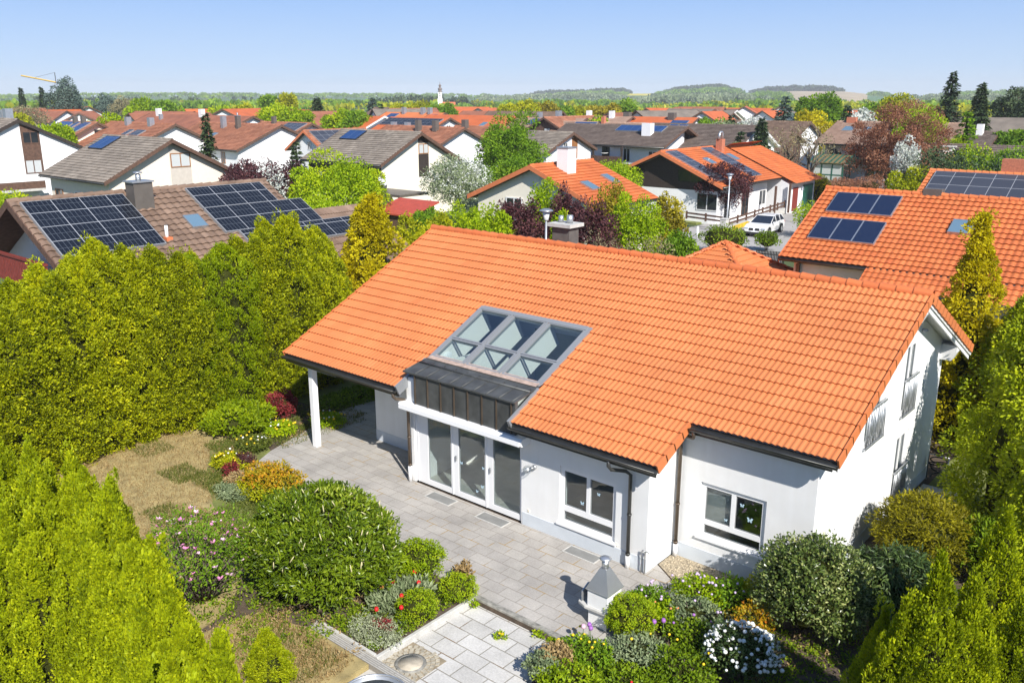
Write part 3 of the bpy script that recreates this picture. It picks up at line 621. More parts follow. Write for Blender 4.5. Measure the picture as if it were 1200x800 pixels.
# ================================================================== neighbouring houses
def roof_panels(root, side, rects, t, zr, mat, frame='alu', cells=None, name='solar_panel'):
    """rects: (u0,u1,a,b): u along the ridge (local x), a..b distance down from the ridge"""
    c = 1/math.sqrt(1+t*t); s = t*c; sg = -1 if side == 'f' else 1
    for (u0,u1,a,b) in rects:
        m = MB(); W, H = u1-u0, b-a
        m.box(0,W,0,H,.0,.045); o = ob(name, m, [M[mat]], root)
        # local frame: x along ridge, y up the slope (towards the ridge), z normal
        ex = Vector((1,0,0)) if sg < 0 else Vector((-1,0,0)); ey = Vector((0,-sg*c,s)); ez = ex.cross(ey)
        org = Vector((u0 if sg < 0 else u1, sg*b*c, zr-b*s)) + ez*.13
        o.matrix_local = Matrix(((ex.x,ey.x,ez.x,org.x),(ex.y,ey.y,ez.y,org.y),(ex.z,ey.z,ez.z,org.z),(0,0,0,1)))
        f = MB(); e = .03
        f.box(-e,W+e,-e,-.002,-.08,.05); f.box(-e,W+e,H+.002,H+e,-.08,.05); f.box(-e,-.002,0,H,-.08,.05); f.box(W+.002,W+e,0,H,-.08,.05); ob('panel_frame', f, M[frame], o)
def gen_house(name, label, cat, loc, rot, L, hf, hb, zr, t, roof, wall, oh=.5, detail=True, gable=(), front=(), back=(), panels=(), chim=(), skyl=(), verge='board', group=None, gab2=(), tb=None, strips=(), inset_f=None, ridge=True, tw=.3, amp=.03, rolls=2):
    """gable edge of the roof at local x=0 (faces +x), ridge along x to -L; front slope falls to -y, back slope to +y"""
    root = thing(name, label, cat, (loc[0],loc[1],0), R(rot), group); tb = tb or t
    zf, zb = zr-t*hf, zr-tb*hb
    for (sg,h,tt,ze,nm) in ((-1,hf,t,zf,'roof'),(1,hb,tb,zb,'roof')):
        c = 1/math.sqrt(1+tt*tt); Ls = h/c; 
        if detail:
            n = round(Ls/.345); O = (0,sg*h,ze+.03); U = (1,0,0); S = (0,-sg*c,tt*c)
            tile_sheet(nm, M[roof], [(-L,0,0,n)], n, Ls/n, O, U, S, root, tw=tw, seg=4 if rolls==2 else 6, amp=amp, lift=.05, rolls=rolls)
        else:
            m = MB(); m.hexa([(-L,0,zr-.02),(0,0,zr-.02),(0,sg*h,ze-.02),(-L,sg*h,ze-.02)][::sg]+[(-L,0,zr+.03),(0,0,zr+.03),(0,sg*h,ze+.03),(-L,sg*h,ze+.03)][::sg]); ob(nm, m, M[roof], root)
    if ridge and detail: ridge_caps('ridge_cap', M[roof], (-L,0,zr+.05), (0,0,zr+.05), root)
    m = MB()   # boarding / barge boards under the tiles
    for (xa,xb,lo,hi) in ((-L+.04,-.04,-.16,-.03),):
        m.prism([(-hf+.03,zf+lo),(0,zr+lo),(hb-.03,zb+lo),(hb-.03,zb+hi),(0,zr+hi),(-hf+.03,zf+hi)], 'x', xa, xb)
    ob('roof_boarding', m, M['wood_m' if verge != 'white' else 'board'], root)
    vm = {'board':'wood_m','white':'board','orange':'tile_edge','dark':'wood_d'}[verge]
    for xa,xb in ((-.035,.012),(-L-.012,-L+.035)):
        m = MB(); m.prism([(-hf,zf-.20),(0,zr-.20),(hb,zb-.20),(hb,zb+.085),(0,zr+.085),(-hf,zf+.085)], 'x', xa, xb)
        ob('barge_board', m, M[vm], root)
    for (y,z) in ((-hf-.05,zf-.05),(hb+.05,zb-.05)): m = MB(); m.tube([(-L,y,z),(0,y,z)],.07,n=8); ob('gutter', m, M['gutter'], root)
    # walls: pentagon prism under the roof
    wf, wb = -hf+(oh if inset_f is None else inset_f), hb-oh; zt = lambda y: zr - (t*(-y) if y<0 else tb*y) - .18
    m = MB(); m.prism([(wf,-.3),(wb,-.3),(wb,zt(wb)),(0,zt(0)),(wf,zt(wf))], 'x', -L+oh, -oh); ob('wall', m, M[wall], root)
    def win(x,y,z,w,h,rz,fm='frame_w',pane='darkglass',n=2):
        f = MB(); e=.07; g = w/n
        f.box(-e,w+e,-.05,-.002,-e,0); f.box(-e,w+e,-.05,-.002,h,h+e); f.box(-e,0,-.05,-.002,0,h); f.box(w,w+e,-.05,-.002,0,h)
        for k in range(1,n): f.box(k*g-.04,k*g+.04,-.045,-.002,0,h)
        o = ob('window', f, M[fm], root, (x,y,z), R(rz))
        p = MB(); p.box(0,w,-.034,-.004,0,h); ob('pane', p, M[pane], o)
    for (y,z,w,h,*k) in gable: win(-oh,y,z,w,h,90,*k)
    for (y,z,w,h,*k) in gab2: win(-L+oh,y+w,z,w,h,-90,*k)
    for (x,z,w,h,*k) in front: win(x,wf,z,w,h,0,*k)
    for (x,z,w,h,*k) in back: win(x+w,wb,z,w,h,180,*k)
    for (face,u0,u1,z0,z1,mt) in strips:   # cladding boards on a wall face
        m = MB()
        if face == 'g': m.prism([(u0,z0),(u1,z0),(u1,min(z1,zt(u1)-.01)),(0 if u0<0<u1 else (u0+u1)/2,min(z1,zt(0 if u0<0<u1 else (u0+u1)/2)-.01)),(u0,min(z1,zt(u0)-.01))],'x',-oh+.002,-oh+.014)
        elif face == 'f': m.box(u0,u1,wf-.014,wf-.002,z0,z1)
        else: m.box(u0,u1,wb+.002,wb+.014,z0,z1)
        ob('cladding', m, M[mt], root)
    for (side,mat,rects,*k) in panels: roof_panels(root, side, rects, t if side=='f' else tb, zr, mat, *k)
    for (x,y,w,d,z1,mt,kind) in chim:
        m = MB(); z0 = zr-abs(y)*t-.6; m.box(x-w/2,x+w/2,y-d/2,y+d/2,z0,z1); o = ob('chimney', m, M[mt], root)
        if kind == 'cap': m = MB(); m.box(x-w/2-.1,x+w/2+.1,y-d/2-.1,y+d/2+.1,z1+.002,z1+.1); ob('chimney_cap', m, M['concrete'], o)
        if kind == 'metal':
            m = MB(); m.box(x-w/2-.06,x+w/2+.06,y-d/2-.06,y+d/2+.06,z1+.002,z1+.06); m.cyl((x,y,z1+.06),(x,y,z1+.3),.1,n=10); m.cyl((x,y,z1+.34),(x,y,z1+.38),.17,n=10); m.cyl((x,y,z1+.3),(x,y,z1+.34),.05,n=6); ob('chimney_cap', m, M['galv'], o)
        if kind == 'arch':
            m = MB(); m.tube([(x-w/2,y,z1+.0),(x-w/2,y,z1+.35),(x-w/4,y,z1+.6),(x+w/4,y,z1+.6),(x+w/2,y,z1+.35),(x+w/2,y,z1)],.12,n=8); ob('chimney_cap', m, M['galv'], o)
    for (side,u0,u1,a,b) in skyl: roof_panels(root, side, [(u0,u1,a,b)], t if side=='f' else tb, zr, 'blueglass', 'galv', name='skylight')
    return root
M['tile_edge'] = plain('orange_edge_tiles', (.60,.18,.07), .6, noise=.1)
M['slate'] = plain('grey_metal_cladding', (.16,.14,.12), .5, .4, noise=.1)
M['boards_grey'] = plain('pale_grey_boards', (.52,.47,.41), .8, noise=.06)

# --- A: long brown roof with black solar modules, behind the hedge
A_ = gen_house('house', 'long brown roofed house carrying large black solar arrays behind the conifer hedge', 'house', (-34.2,-2.6), -90, 10.6, 6, 6.1, 6.5, .54, 'tile_b', 'wwall', oh=1.3, amp=.05, rolls=1,
    panels=[('b','pv_dark',[(-4.0,-.35,.32,3.62)]),('b','pv_dark',[(-10.1,-6.65,.30,1.72),(-11.25,-6.65,1.76,3.40),(-12.9,-7.2,3.44,4.55)])],
    chim=[(-4.45,.85,.75,.65,6.95,'slate','metal')], skyl=[('b',-6.15,-5.55,2.1,2.85)], verge='board',
    gable=[(-3.5,2.4,1.0,1.3,'frame_b'),(1.5,2.4,1.4,1.3,'frame_b')], strips=[('g',-1.5,1.5,5.5,6.6,'wood_m')])
m = MB(); m.cyl((-4.3,2.85,4.9),(-4.3,2.85,5.5),.06); ob('vent_pipe', m, M['white'], A_); m = MB(); m.box(-4.42,-4.18,2.8,3.05,4.85,5.08); ob('vent_tile', m, M['tile_edge'], A_)
m = MB(); m.box(-1.29,.0,-1.6,2.6,3.62,3.74); bb = ob('balcony', m, M['wood_m'], A_)
m = MB(); m.box(-.06,.0,-1.6,2.6,3.74,4.5)
for k in range(28): y=-1.6+k*.15; m.box(.002,.03,y,y+.11,3.62,4.55)
m.box(-.08,.07,-1.6,2.6,4.552,4.63); ob('balcony_boards', m, M['wood_r'], bb)
# lower continuation of the same slope
t54 = .54; c54 = 1/math.sqrt(1+t54*t54)
tile_sheet('annex_roof', M['tile_b'], [(-14.3,-10.6,0,10)], 10, 4.2/10, (0,5.9,6.5-.54*5.9+.03), (1,0,0), (0,-c54,.54*c54), A_, seg=4, tw=.3, amp=.03)
m = MB(); m.prism([(2.2,-.3),(5.3,-.3),(5.3,3.35),(2.2,5.0)],'x',-14.1,-10.7); ob('annex_wall', m, M['wwall'], A_)
# --- B: grey roof, cream gable
B_ = gen_house('house', 'cream gabled house with grey tiled roof and one small blue collector, left', 'house', (-62.3,19.3), 0, 10.7, 5.4, 5.4, 7.0, .51, 'tile_g', 'cream', oh=.55, verge='board',
    panels=[('f','pv_blue',[(-9.6,-7.3,.25,2.05)],'black')], gable=[(.05,5.05,1.45,.9,'frame_b','curtain')], strips=[('g',-.08,1.6,4.9,6.9,'boards_grey'),('g',-.08,1.6,2.2,4.88,'boards_grey')],
    front=[(-9.4,2.0,1.2,1.2,'frame_b'),(-6,2.0,1.0,1.2),(-2.6,2.1,1.2,1.1)])
# --- C
C_ = gen_house('house', 'ivory gabled house with grey roof, blue collector field and satellite dish', 'house', (-57.5,40.0), 0, 11.0, 4.9, 4.9, 7.0, .51, 'tile_g', 'cream2', oh=.5, verge='board',
    panels=[('f','pv_blue',[(-9.35,-7.05,.25,1.75)],'black')], gable=[(.05,5.25,1.05,.75,'frame_b','curtain')], strips=[('g',-.04,1.2,6.12,6.8,'wood_d'),('g',-.04,1.2,3.2,5.15,'wood_d'),('f',-10.5,-.5,2.2,4.2,'wood_d')],
    front=[(-9,2.3,.9,1.3,'frame_b','curtain'),(-6.5,2.3,.9,1.3,'frame_b'),(-3,2.3,1.2,1.3,'frame_b','curtain')])
m = MB(); m.lathe((0,0,0),[(.05,0),(.3,.04),(.5,.14),(.5,.16),(.3,.07),(0,.03)],16); o = ob('satellite_dish', m, plain('pale_grey_dish',(.6,.62,.65),.5), C_, (-.42,-4.3,3.15)); o.rotation_euler = (R(70),0,R(35)); m = MB(); m.tube([(-.45,-4.1,3.1),(-.42,-4.28,3.15)],.04); ob('dish_arm', m, M['galv'], C_)
# --- D: white gable at the left edge
D_ = gen_house('house', 'tall white gabled house at the left edge with brown window strip', 'house', (-79.7,15.5), 0, 12, 5.5, 5.5, 8.2, .48, 'tile_g', 'wwall', oh=.3, verge='dark',
    gable=[(.30,6.35,1.15,.85,'wood_m'),(.22,3.9,1.2,1.0,'wood_m','curtain')], strips=[('g',.12,1.6,3.8,7.9,'wood_m')], chim=[(-3,.4,.6,.6,9.1,'galv','none'),(-3.9,.4,.6,.6,9.0,'galv','none')])
m = MB(); m.box(-.2,1.1,-5,1.0,2.5,2.7); b_ = ob('balcony', m, M['concrete'], D_); m = MB(); m.box(1.0,1.1,-5,1.0,2.7,3.3); ob('balcony_panel', m, M['wood_m'], b_)
# --- H: orange roof with white chimney
H_ = gen_house('house', 'low house with orange roof, tall white chimney and two skylights beyond the shrubs', 'house', (-34.9,27.2), -90, 6.6, 5.2, 5.2, 6.0, .41, 'tile_o2', 'cream2', oh=.5, verge='orange',
    chim=[(-2.5,.95,.85,.85,7.0,'wwall','none')], skyl=[('b',-2.5,-1.75,2.75,3.75),('b',-5.3,-4.65,2.2,3.3)], gable=[(-2.2,2.6,1.2,1.3)], gab2=[(-2,2.6,1.2,1.2)], back=[(-4,1.3,1.5,1.2)])
m = MB(); m.box(-2.96,-2.04,.49,1.41,7.002,7.09); ob('chimney_cap', m, M['galv'], H_)
# --- I: chalet-like house with dark gable and solar strips
I_ = gen_house('house', 'orange roofed house with dark boarded gable and two long solar strips', 'house', (-39.9,50.6), -90, 11.2, 6.3, 6.0, 5.6, .43, 'tile_o2', 'wwall', oh=.9, verge='orange', tb=.43,
    panels=[('b','pv_grey',[(-2.2,-.45,.3,5.7)],'galv'),('b','pv_grey',[(-8.4,-6.6,.25,5.75)],'galv')], skyl=[('b',-4.85,-4.0,2.0,3.0),('b',-9.6,-8.8,1.7,2.8)],
    chim=[(-9.3,.75,.6,.6,6.35,'brick','arch')], strips=[('g',-6,5.3,2.55,5.4,'wood_d')], gable=[(1.4,3.2,2.3,.95,'wood_d'),(3.3,1.0,1.8,1.3,'frame_w')], back=[(-3.2,.2,1.0,2.0),(-6.6,.2,1.1,2.1,'wood_m'),(-10,.8,1.2,1.2)])
tile_sheet('wing_roof', M['tile_o2'], [(-17.5,-11.2,0,19)], 19, 7.1/19, (0,7.4,2.62), (1,0,0), (0,-.9186,.395), I_, seg=4, amp=.03)
tile_sheet('rear_wing_roof', M['tile_o2'], [(-17.5,-11.2,0,14)], 14, 5.3/14, (0,-3.9,3.78), (1,0,0), (0,.9186,.395), I_, seg=4, amp=.03)
m = MB(); m.prism([(-3.6,-.3),(6.7,-.3),(6.7,2.5),(.9,5.15),(-3.6,3.6)],'x',-17.2,-11.3); ob('wing_wall', m, M['wwall'], I_)
for (x0,x1,z0,z1,mt) in ((-13.4,-12.3,.0,2.1,'wood_r'),(-16.8,-14.5,0,2.2,'greenpaint')):
    m = MB(); m.box(x0,x1,6.71,6.76,z0,z1); ob('garage_door' if mt=='greenpaint' else 'door', m, M[mt], I_)
for x in (-8.0,-11.0): m = MB(); m.box(x-.08,x+.08,6.9,7.06,0,2.6); ob('porch_post', m, M['wood_m'], I_)
# --- J: two storey house with timber balcony
J_ = gen_house('house', 'white two storey house with blue panels, white chimney and dark balcony', 'house', (-52.3,77.2), 0, 17.5, 5.0, 4.6, 6.7, .42, 'tile_d', 'wwall', oh=1.0, verge='board',
    panels=[('f','pv_blue',[(-8.9,-2.5,.25,1.75)])], chim=[(-4.0,-2.2,1.2,.8,7.1,'wwall','none')], front=[(-13.4,3.0,1.4,1.5,'wood_d'),(-9,2.7,.9,1.6,'wood_d'),(-6.0,2.8,.8,1.4,'frame_w'),(-2.6,2.8,1.0,1.2,'frame_w'),(-12,.6,1.4,1.4),(-6,.6,1.4,1.4)], strips=[('g',1.0,4.0,2.5,6.5,'wood_d')])
m = MB(); m.box(-16.5,-5.2,-5.6,-4.0,2.35,2.5); b_ = ob('balcony', m, M['wood_d'], J_); m = MB(); m.box(-16.5,-5.2,-5.65,-5.58,2.5,3.35)
for k in range(56): m.box(-16.5+k*.2,-16.36+k*.2,-5.69,-5.651,2.45,3.4)
ob('balcony_boards', m, M['wood_m'], b_)
for x in (-16.2,-12.6,-9.4,-5.4): m = MB(); m.box(x-.1,x+.1,-5.5,-5.3,2.5,4.6); ob('balcony_post', m, M['wood_d'], b_)
m = MB(); m.lathe((-7.9,-5.3,3.6),[(.05,0),(.35,.05),(.5,.15),(0,.05)],12); ob('satellite_dish', m, M['white'], b_)
# --- K
K_ = gen_house('house', 'white gable with grey brown roof and brown shuttered window behind the tall white chimney', 'house', (-55.1,59), 0, 9, 4.4, 4.2, 6.5, .42, 'tile_g', 'wwall', oh=.5, verge='board', gable=[(-1.0,4.7,.55,.8,'frame_w')], strips=[('g',.35,1.35,3.9,6.0,'frame_b')])
# --- L: house with green conservatory
L_ = gen_house('house', 'long house with light brown roof and green glazed conservatory across the street', 'house', (-28.6,103), 0, 16.2, 7.6, 5, 6.9, .33, 'tile_l', 'gwall', oh=.8, verge='board', inset_f=2.2,
    skyl=[('f',-14.3,-13.0,2.1,3.5),('f',-11.8,-11.0,2.2,3.2),('f',-8.8,-6.6,2.2,3.4)], chim=[(-14.2,-.3,1.2,.6,7.5,'brick','none')], front=[(-15.1,2.2,1.8,1.5,'frame_w'),(-12.5,2.0,2.0,1.8,'frame_w'),(-9.6,2.2,.8,1.6,'frame_b','curtain'),(-6.6,2.2,1.5,1.5,'frame_b'),(-10,.2,2.2,1.6)])
m = MB(); m.box(-15.4,-8.0,-7.3,-5.45,1.9,2.05); b_ = ob('balcony', m, M['concrete'], L_)
m = MB(); m.box(-12.2,-8.9,-7.35,-7.28,2.05,2.9); ob('balcony_panel', m, M['greenpaint'], b_)
m = MB(); m.box(-8.8,-3.5,-7.35,-7.28,2.05,2.95); ob('balcony_boards', m, M['wood_d'], b_)
cons = thing('conservatory', 'green framed glass conservatory with ribbed pitched roof before the long brown roofed house', 'conservatory', (-43.8,93.2,0))
m = MB()
for x in (0,1.3,2.6,3.9): m.box(x-.07,x+.07,-.07,.07,0,2.1); m.box(x-.07,x+.07,2.3,2.44,0,2.1)
for z in (.05,.8,2.1): m.box(0,3.9,-.06,.06,z,z+.12)
ob('frame', m, M['greenpaint'], cons); m = MB(); m.box(.07,3.83,-.02,.02,.17,2.1); ob('pane', m, M['curtain'], cons)
m = MB(); m.hexa([(-.3,-.4,2.25),(4.2,-.4,2.25),(4.2,2.4,3.1),(-.3,2.4,3.1),(-.3,-.4,2.32),(4.2,-.4,2.32),(4.2,2.4,3.17),(-.3,2.4,3.17)]); ro = ob('roof', m, plain('amber_roof_panels',(.2,.15,.07),.4), cons)
m = MB()
for k in range(8): x=-.25+k*.62; m.hexa([(x,-.4,2.33),(x+.2,-.4,2.33),(x+.2,2.4,3.18),(x,2.4,3.18),(x,-.4,2.40),(x+.2,-.4,2.40),(x+.2,2.4,3.25),(x,2.4,3.25)])
ob('roof_rib', m, M['greenpaint'], ro)
# --- M: near right neighbour with two rows of collectors
M_ = gen_house('house', 'near orange roofed neighbour with two rows of three dark collectors', 'house', (-2,25.9), 0, 14.05, 4.75, 4.6, 6.0, .535, 'tile_o2', 'cream2', oh=.5, verge='orange', amp=.034, rolls=1, tw=.25,
    panels=[('f','navy',[(-13.3,-12.42,.5,1.95),(-12.36,-11.48,.5,1.95),(-11.42,-10.55,.5,1.95),(-13.3,-12.42,2.5,4.0),(-12.36,-11.48,2.5,4.0),(-11.42,-10.55,2.5,4.0)],'galv','x','solar_collector')],
    skyl=[('f',-8.05,-7.05,1.85,2.7)], chim=[(-9.45,.12,.75,.5,6.28,'slate','none')])
tile_sheet('lower_roof', M['tile_o2'], [(-10.3,0,0,4)], 4, 1.25/4, (0,-5.87,6-.535*5.87+.03), (1,0,0), (0,.8817,.4717), M_, seg=6, amp=.034, rolls=1, tw=.25)
m = MB(); m.tube([(-10.3,-5.95,2.83),(0,-5.95,2.83)],.07,n=8); ob('gutter', m, M['gutter'], M_)
m = MB(); m.prism([(-5.0,-.3),(-4.0,-.3),(-4.0,3.4),(-5.0,3.05)],'x',-9.9,-.3); ob('lower_wall', m, M['cream2'], M_)
m = MB(); m.box(-13.4,-13.25,-4.4,-4.28,.0,3.2); ob('downpipe', m, M['pipe'], M_)
M['wood_p'] = M['wood_d']
m = MB(); m.box(-8.2,-6.8,-5.04,-5.002,.0,2.3); ob('shutter', m, M['wood_d'], M_); m = MB(); m.box(-5.2,-3.6,-5.04,-5.002,.8,2.3); ob('window', m, M['darkglass'], M_)
# --- N: solar roof behind M
N_ = gen_house('house', 'orange roof covered with dark solar modules right behind the near neighbour', 'house', (4,38.2), 0, 19.0, 5.5, 5.5, 6.1, .5, 'tile_o', 'wwall', oh=.5, verge='orange', panels=[('f','pv_grey',[(-18.6,0,.30,4.2)],'galv')], chim=[(-14.9,.3,1.2,.6,6.9,'brick','none')])
# --- Q: small hipped garage roof just behind the ridge
q = thing('garage', 'small hipped orange garage roof peeping over the bungalow ridge', 'garage', (-18.2,20.4,0))
def hip(root, hw, hd, ze, zr, mat):
    for (O,U,hh,ln) in (((-hw,-hd),(1,0),hd,2*hw),((hw,-hd),(0,1),hw,2*hd),((hw,hd),(-1,0),hd,2*hw),((-hw,hd),(0,-1),hw,2*hd)):
        rise = zr-ze; sl = math.hypot(hh,rise); n = round(sl/.33); inw = (-U[1],U[0]); S = (inw[0]*hh/sl, inw[1]*hh/sl, rise/sl)
        sp = [((c+.0)/n*ln/2, ln-(c+.0)/n*ln/2, c, c+1) for c in range(n)]
        tile_sheet('roof', mat, sp, n, sl/n, (O[0],O[1],ze), (*U,0), S, root, seg=4)
    for sx in (-1,1):
        for sy in (-1,1): ridge_caps('ridge_cap', M['tile_o2'], (sx*hw,sy*hd,ze+.06), (0,0,zr+.05), root, r=.1)
hip(q, 2.7, 2.7, 2.35, 3.95, M['tile_o'])
m = MB(); m.box(-2.4,2.4,-2.4,2.4,-.2,2.3); ob('wall', m, M['cream2'], q)
# --- R: small red shed roof
p = at(474,241,2.8); sh = thing('shed', 'small shed with flat pitched red roof among the shrubs left of the ridge end', 'shed', (p[0],p[1],0))
m = MB(); m.hexa([(-2,-1.4,2.3),(2,-1.4,2.3),(2,1.4,3.0),(-2,1.4,3.0),(-2,-1.4,2.4),(2,-1.4,2.4),(2,1.4,3.1),(-2,1.4,3.1)]); ob('roof', m, plain('red_painted_roof',(.42,.07,.04),.6,noise=.15), sh); m = MB(); m.prism([(-1.2,-.3),(1.2,-.3),(1.2,2.85),(-1.2,2.28)],'x',-1.7,1.7); ob('wall', m, M['wood_m'], sh)
p = at(452,226,2.4); sh = thing('carport', 'grey flat carport roof at the foot of the ivory gable', 'carport', (p[0],p[1],0)); m = MB(); m.box(-3,3,-1.2,2,2.3,2.5); ob('roof', m, M['slate'], sh)
for x in (-2.8,2.8): m = MB(); m.box(x-.08,x+.08,-1.1,-.94,-.2,2.3); ob('post', m, M['wood_m'], sh)

# ------------------------------------------------------------------ houses of the village behind, placed by their gable tips
def far(label, kind, px, py, zr, L, hf, hb, t, roof, wall, **k):
    p = at(px,py,zr); d = math.hypot(p[0]-CAM[0],p[1]-CAM[1])
    return gen_house('house', label, 'house', (p[0],p[1]), 0 if kind=='x' else -90, L, hf, hb, zr, t, roof, wall, detail=d < 130 and k.pop('fine',True), **k)
gw = lambda y=-.4,z=4.6: [(y,z,.8,.9)]
far('cream house with rows of blue panels on its red brown roof', 'x', 115,144, 7.0, 9.5, 5, 5, .5, 'tile_r', 'cream2', verge='board', gable=[(-.3,5.2,.9,.9,'wood_d')], panels=[('f','pv_blue',[(-9,-5.5,.3,4.6),(-4.9,-4.0,.3,4.2),(-3.2,-1.2,.3,4.8)])], chim=[(-5.2,-.4,.5,.5,7.7,'slate','none'),(-3.0,-.4,.5,.5,7.7,'slate','none')])
far('red brown roofed house with two pale metal chimneys behind the small blue collector', 'x', 206,146, 7.0, 17, 6, 5, .45, 'tile_r', 'wwall', verge='board', chim=[(-10,-.6,.6,.6,7.7,'galv','none'),(-4.5,-.6,.6,.6,7.7,'galv','none')], panels=[('f','pv_grey',[(-7.2,-6.2,2.0,3.2),(-5.4,-3.4,2.0,3.2)])])
far('long red brown row roof with white chimneys and small white gable', 'x', 297,136.5, 7.3, 30, 6, 5.5, .42, 'tile_r', 'wwall', verge='board', gable=[(-2.4,5.0,1.0,.5),(.5,5.0,1.0,.5)], chim=[(-26,-.5,.9,.6,8.2,'wwall','none'),(-13,-.5,.9,.6,8.2,'wwall','none'),(-23,-1.8,.5,.5,7.4,'galv','none')])
far('white row house with two slender chimneys behind the thin conifer', 'x', 330,147, 6.8, 18, 6.3, 5, .42, 'tile_r', 'wwall', verge='board', front=[(-12.2,2.7,.7,.9,'frame_b'),(-10,2.5,.7,1.3,'frame_b'),(-7,2.7,.7,.9,'frame_b'),(-4,2.6,.7,1.2,'frame_b')], chim=[(-10.4,-1.2,.55,.55,7.7,'galv','none'),(-7.2,-1.2,.5,.5,7.8,'slate','metal')], skyl=[('f',-10,-9.2,3.0,4.0)])
far('brown roof with a stepped solar field beside the white row house', 'x', 366,145, 6.8, 11, 5, 5, .42, 'tile_r', 'gwall', verge='board', panels=[('f','pv_grey',[(-4.5,-.6,.3,3.5),(-6.6,-4.6,1.6,2.8)])], chim=[(-7.5,-.4,.5,.5,7.6,'slate','none')])
far('small white gable with orange trim and dark solar slope', 'y', 355,153.5, 6.4, 9, 3.6, 3.6, .6, 'tile_r', 'wwall', verge='orange', gable=[(.1,4.4,.5,.8)], panels=[('b','pv_grey',[(-8.5,-.6,.3,3.8)])])
far('white gable with grey barge boards and clean orange roof beyond the round green trees', 'x', 451,136.5, 7.0, 9.5, 4.4, 4.6, .42, 'tile_o2', 'wwall', verge='white', gable=gw(-.4,4.9))
far('bright orange roof with blue panels and three metal chimneys in the middle distance', 'x', 522,132.5, 7.0, 17, 7, 5, .42, 'tile_o', 'wwall', verge='board', chim=[(-11,-.6,.7,.7,8.0,'galv','none'),(-5.6,-.6,.7,.7,8.0,'galv','none'),(-3.6,-.6,.7,.7,8.0,'galv','none')], panels=[('f','pv_blue',[(-14.5,-12.0,1,2.8),(-2.6,-1.0,1,2.4)],'alu'),('f','pv_grey',[(-13,-6,4.0,6.6)])])
far('orange roof almost covered by dark collectors with a white gable facing right', 'x', 528,138.5, 7.0, 13, 6, 4.6, .42, 'tile_o2', 'wwall', verge='board', gable=gw(-.4,5.0), panels=[('f','pv_dark',[(-12.6,-.8,.7,3.0)])], chim=[(-8,-4,.7,.7,6.4,'galv','none'),(-5,-4,.7,.7,6.4,'galv','none')])
far('white house with twin dark chimneys and orange awning right of ivory gable', 'x', 545,150.5, 6.4, 14, 6.2, 5, .42, 'tile_r', 'wwall', verge='board', chim=[(-6.8,-1.2,.6,.6,7.3,'slate','none'),(-4.0,-1.0,.6,.6,7.3,'slate','none')], front=[(-4.5,2.3,.9,1.2),(-2.2,2.3,.9,1.2)], strips=[('f',-5,-2.4,.9,1.5,'brick')])
far('red brown roof with one dark chimney left of the tall green tree', 'x', 606,150, 6.2, 11, 5, 5, .42, 'tile_r', 'wwall', verge='board', chim=[(-8.4,-.8,.7,.7,7.1,'slate','none'),(-3.2,-.3,.6,.6,6.6,'slate','none')])
far('broad orange red roof beyond the tall green tree', 'x', 622,136.5, 6.9, 24, 7, 5, .42, 'tile_o2', 'wwall', verge='board', skyl=[('f',-16,-15,3,4.4),('f',-8,-7,3,4.4)])
far('dark timber gable with light brown roof above the grey roofed house', 'y', 637,138, 7.2, 12, 5.5, 5.5, .5, 'tile_r', 'wood_m', verge='board', gable=[(-.2,4.6,1.0,1.1,'wood_d','curtain')], chim=[(-4,-.4,.8,.6,8.1,'galv','none')])
far('brown roofed house with small panel and white gable behind the slim yellow green tree', 'x', 688,139, 7.0, 13, 5.2, 5, .42, 'tile_l', 'wwall', verge='board', panels=[('f','pv_blue',[(-9.5,-7.2,.8,2.6)])], chim=[(-9,.3,.6,.6,7.8,'galv','none')])
far('brown roof with two pale square chimneys in the row behind', 'x', 742,137, 6.9, 12.5, 5.5, 5, .42, 'tile_l', 'wwall', verge='board', chim=[(-8.4,-.5,.8,.6,7.8,'wwall','none'),(-3.8,-.5,.8,.6,7.8,'wwall','none')])
far('large orange roof with two dark boxes on its ridge and blue panels', 'x', 819,138, 6.9, 19, 6, 5, .46, 'tile_o2', 'wwall', verge='board', gable=[(-1.2,4.7,.7,1.0),(1,4.7,.7,1.0)], chim=[(-12.8,-.6,1.1,.9,7.6,'slate','none'),(-4.4,-.6,1.1,.9,7.6,'slate','none')], panels=[('f','pv_blue',[(-3.8,-.9,1.4,3.4)]),('f','pv_grey',[(-10,-1.2,4.4,5.8)])])
far('brown roof with a dark panel and brick chimney directly behind the balcony house', 'x', 757,145, 6.6, 14, 6.4, 4.6, .42, 'tile_l', 'wwall', verge='board', panels=[('f','pv_blue',[(-11.2,-7.6,.3,1.9)])], chim=[(-6.6,-.3,.5,.5,7.4,'brick','none')])
far('dark brown roof with two blue panels and broad white gable', 'x', 893,148, 6.8, 14.5, 6.0, 5.4, .46, 'tile_d', 'wwall', verge='white', panels=[('f','pv_blue',[(-11.7,-10.6,.4,2.0),(-10.4,-9.3,.4,2.0)],'galv')])
far('small white gable tucked behind the large orange roof', 'x', 829,139, 6.6, 6, 3, 3, .45, 'tile_b', 'wwall', verge='dark')
far('flat grey roofed house with cream gable beyond the dark garden trees', 'x', 864,129.5, 6.9, 15, 5, 5, .4, 'tile_g', 'cream2', verge='white')
far('light brown roofed house with dark timber front half hidden by bare trees', 'x', 951,143.5, 6.7, 13, 6, 5, .42, 'tile_b', 'wwall', verge='board', strips=[('f',-12.4,-1,2.0,4.3,'wood_m')])
far('low brown lean-to roof below the bare trees', 'x', 935,156.5, 5.6, 9, 5, 3, .4, 'tile_b', 'wood_m', verge='board')
far('grey slate roof with brick chimney behind the right hand conifers', 'x', 1245,139, 6.9, 20, 7, 5, .45, 'tile_g', 'wwall', verge='board', chim=[(-15.4,.3,1,.7,7.6,'brick','cap')])
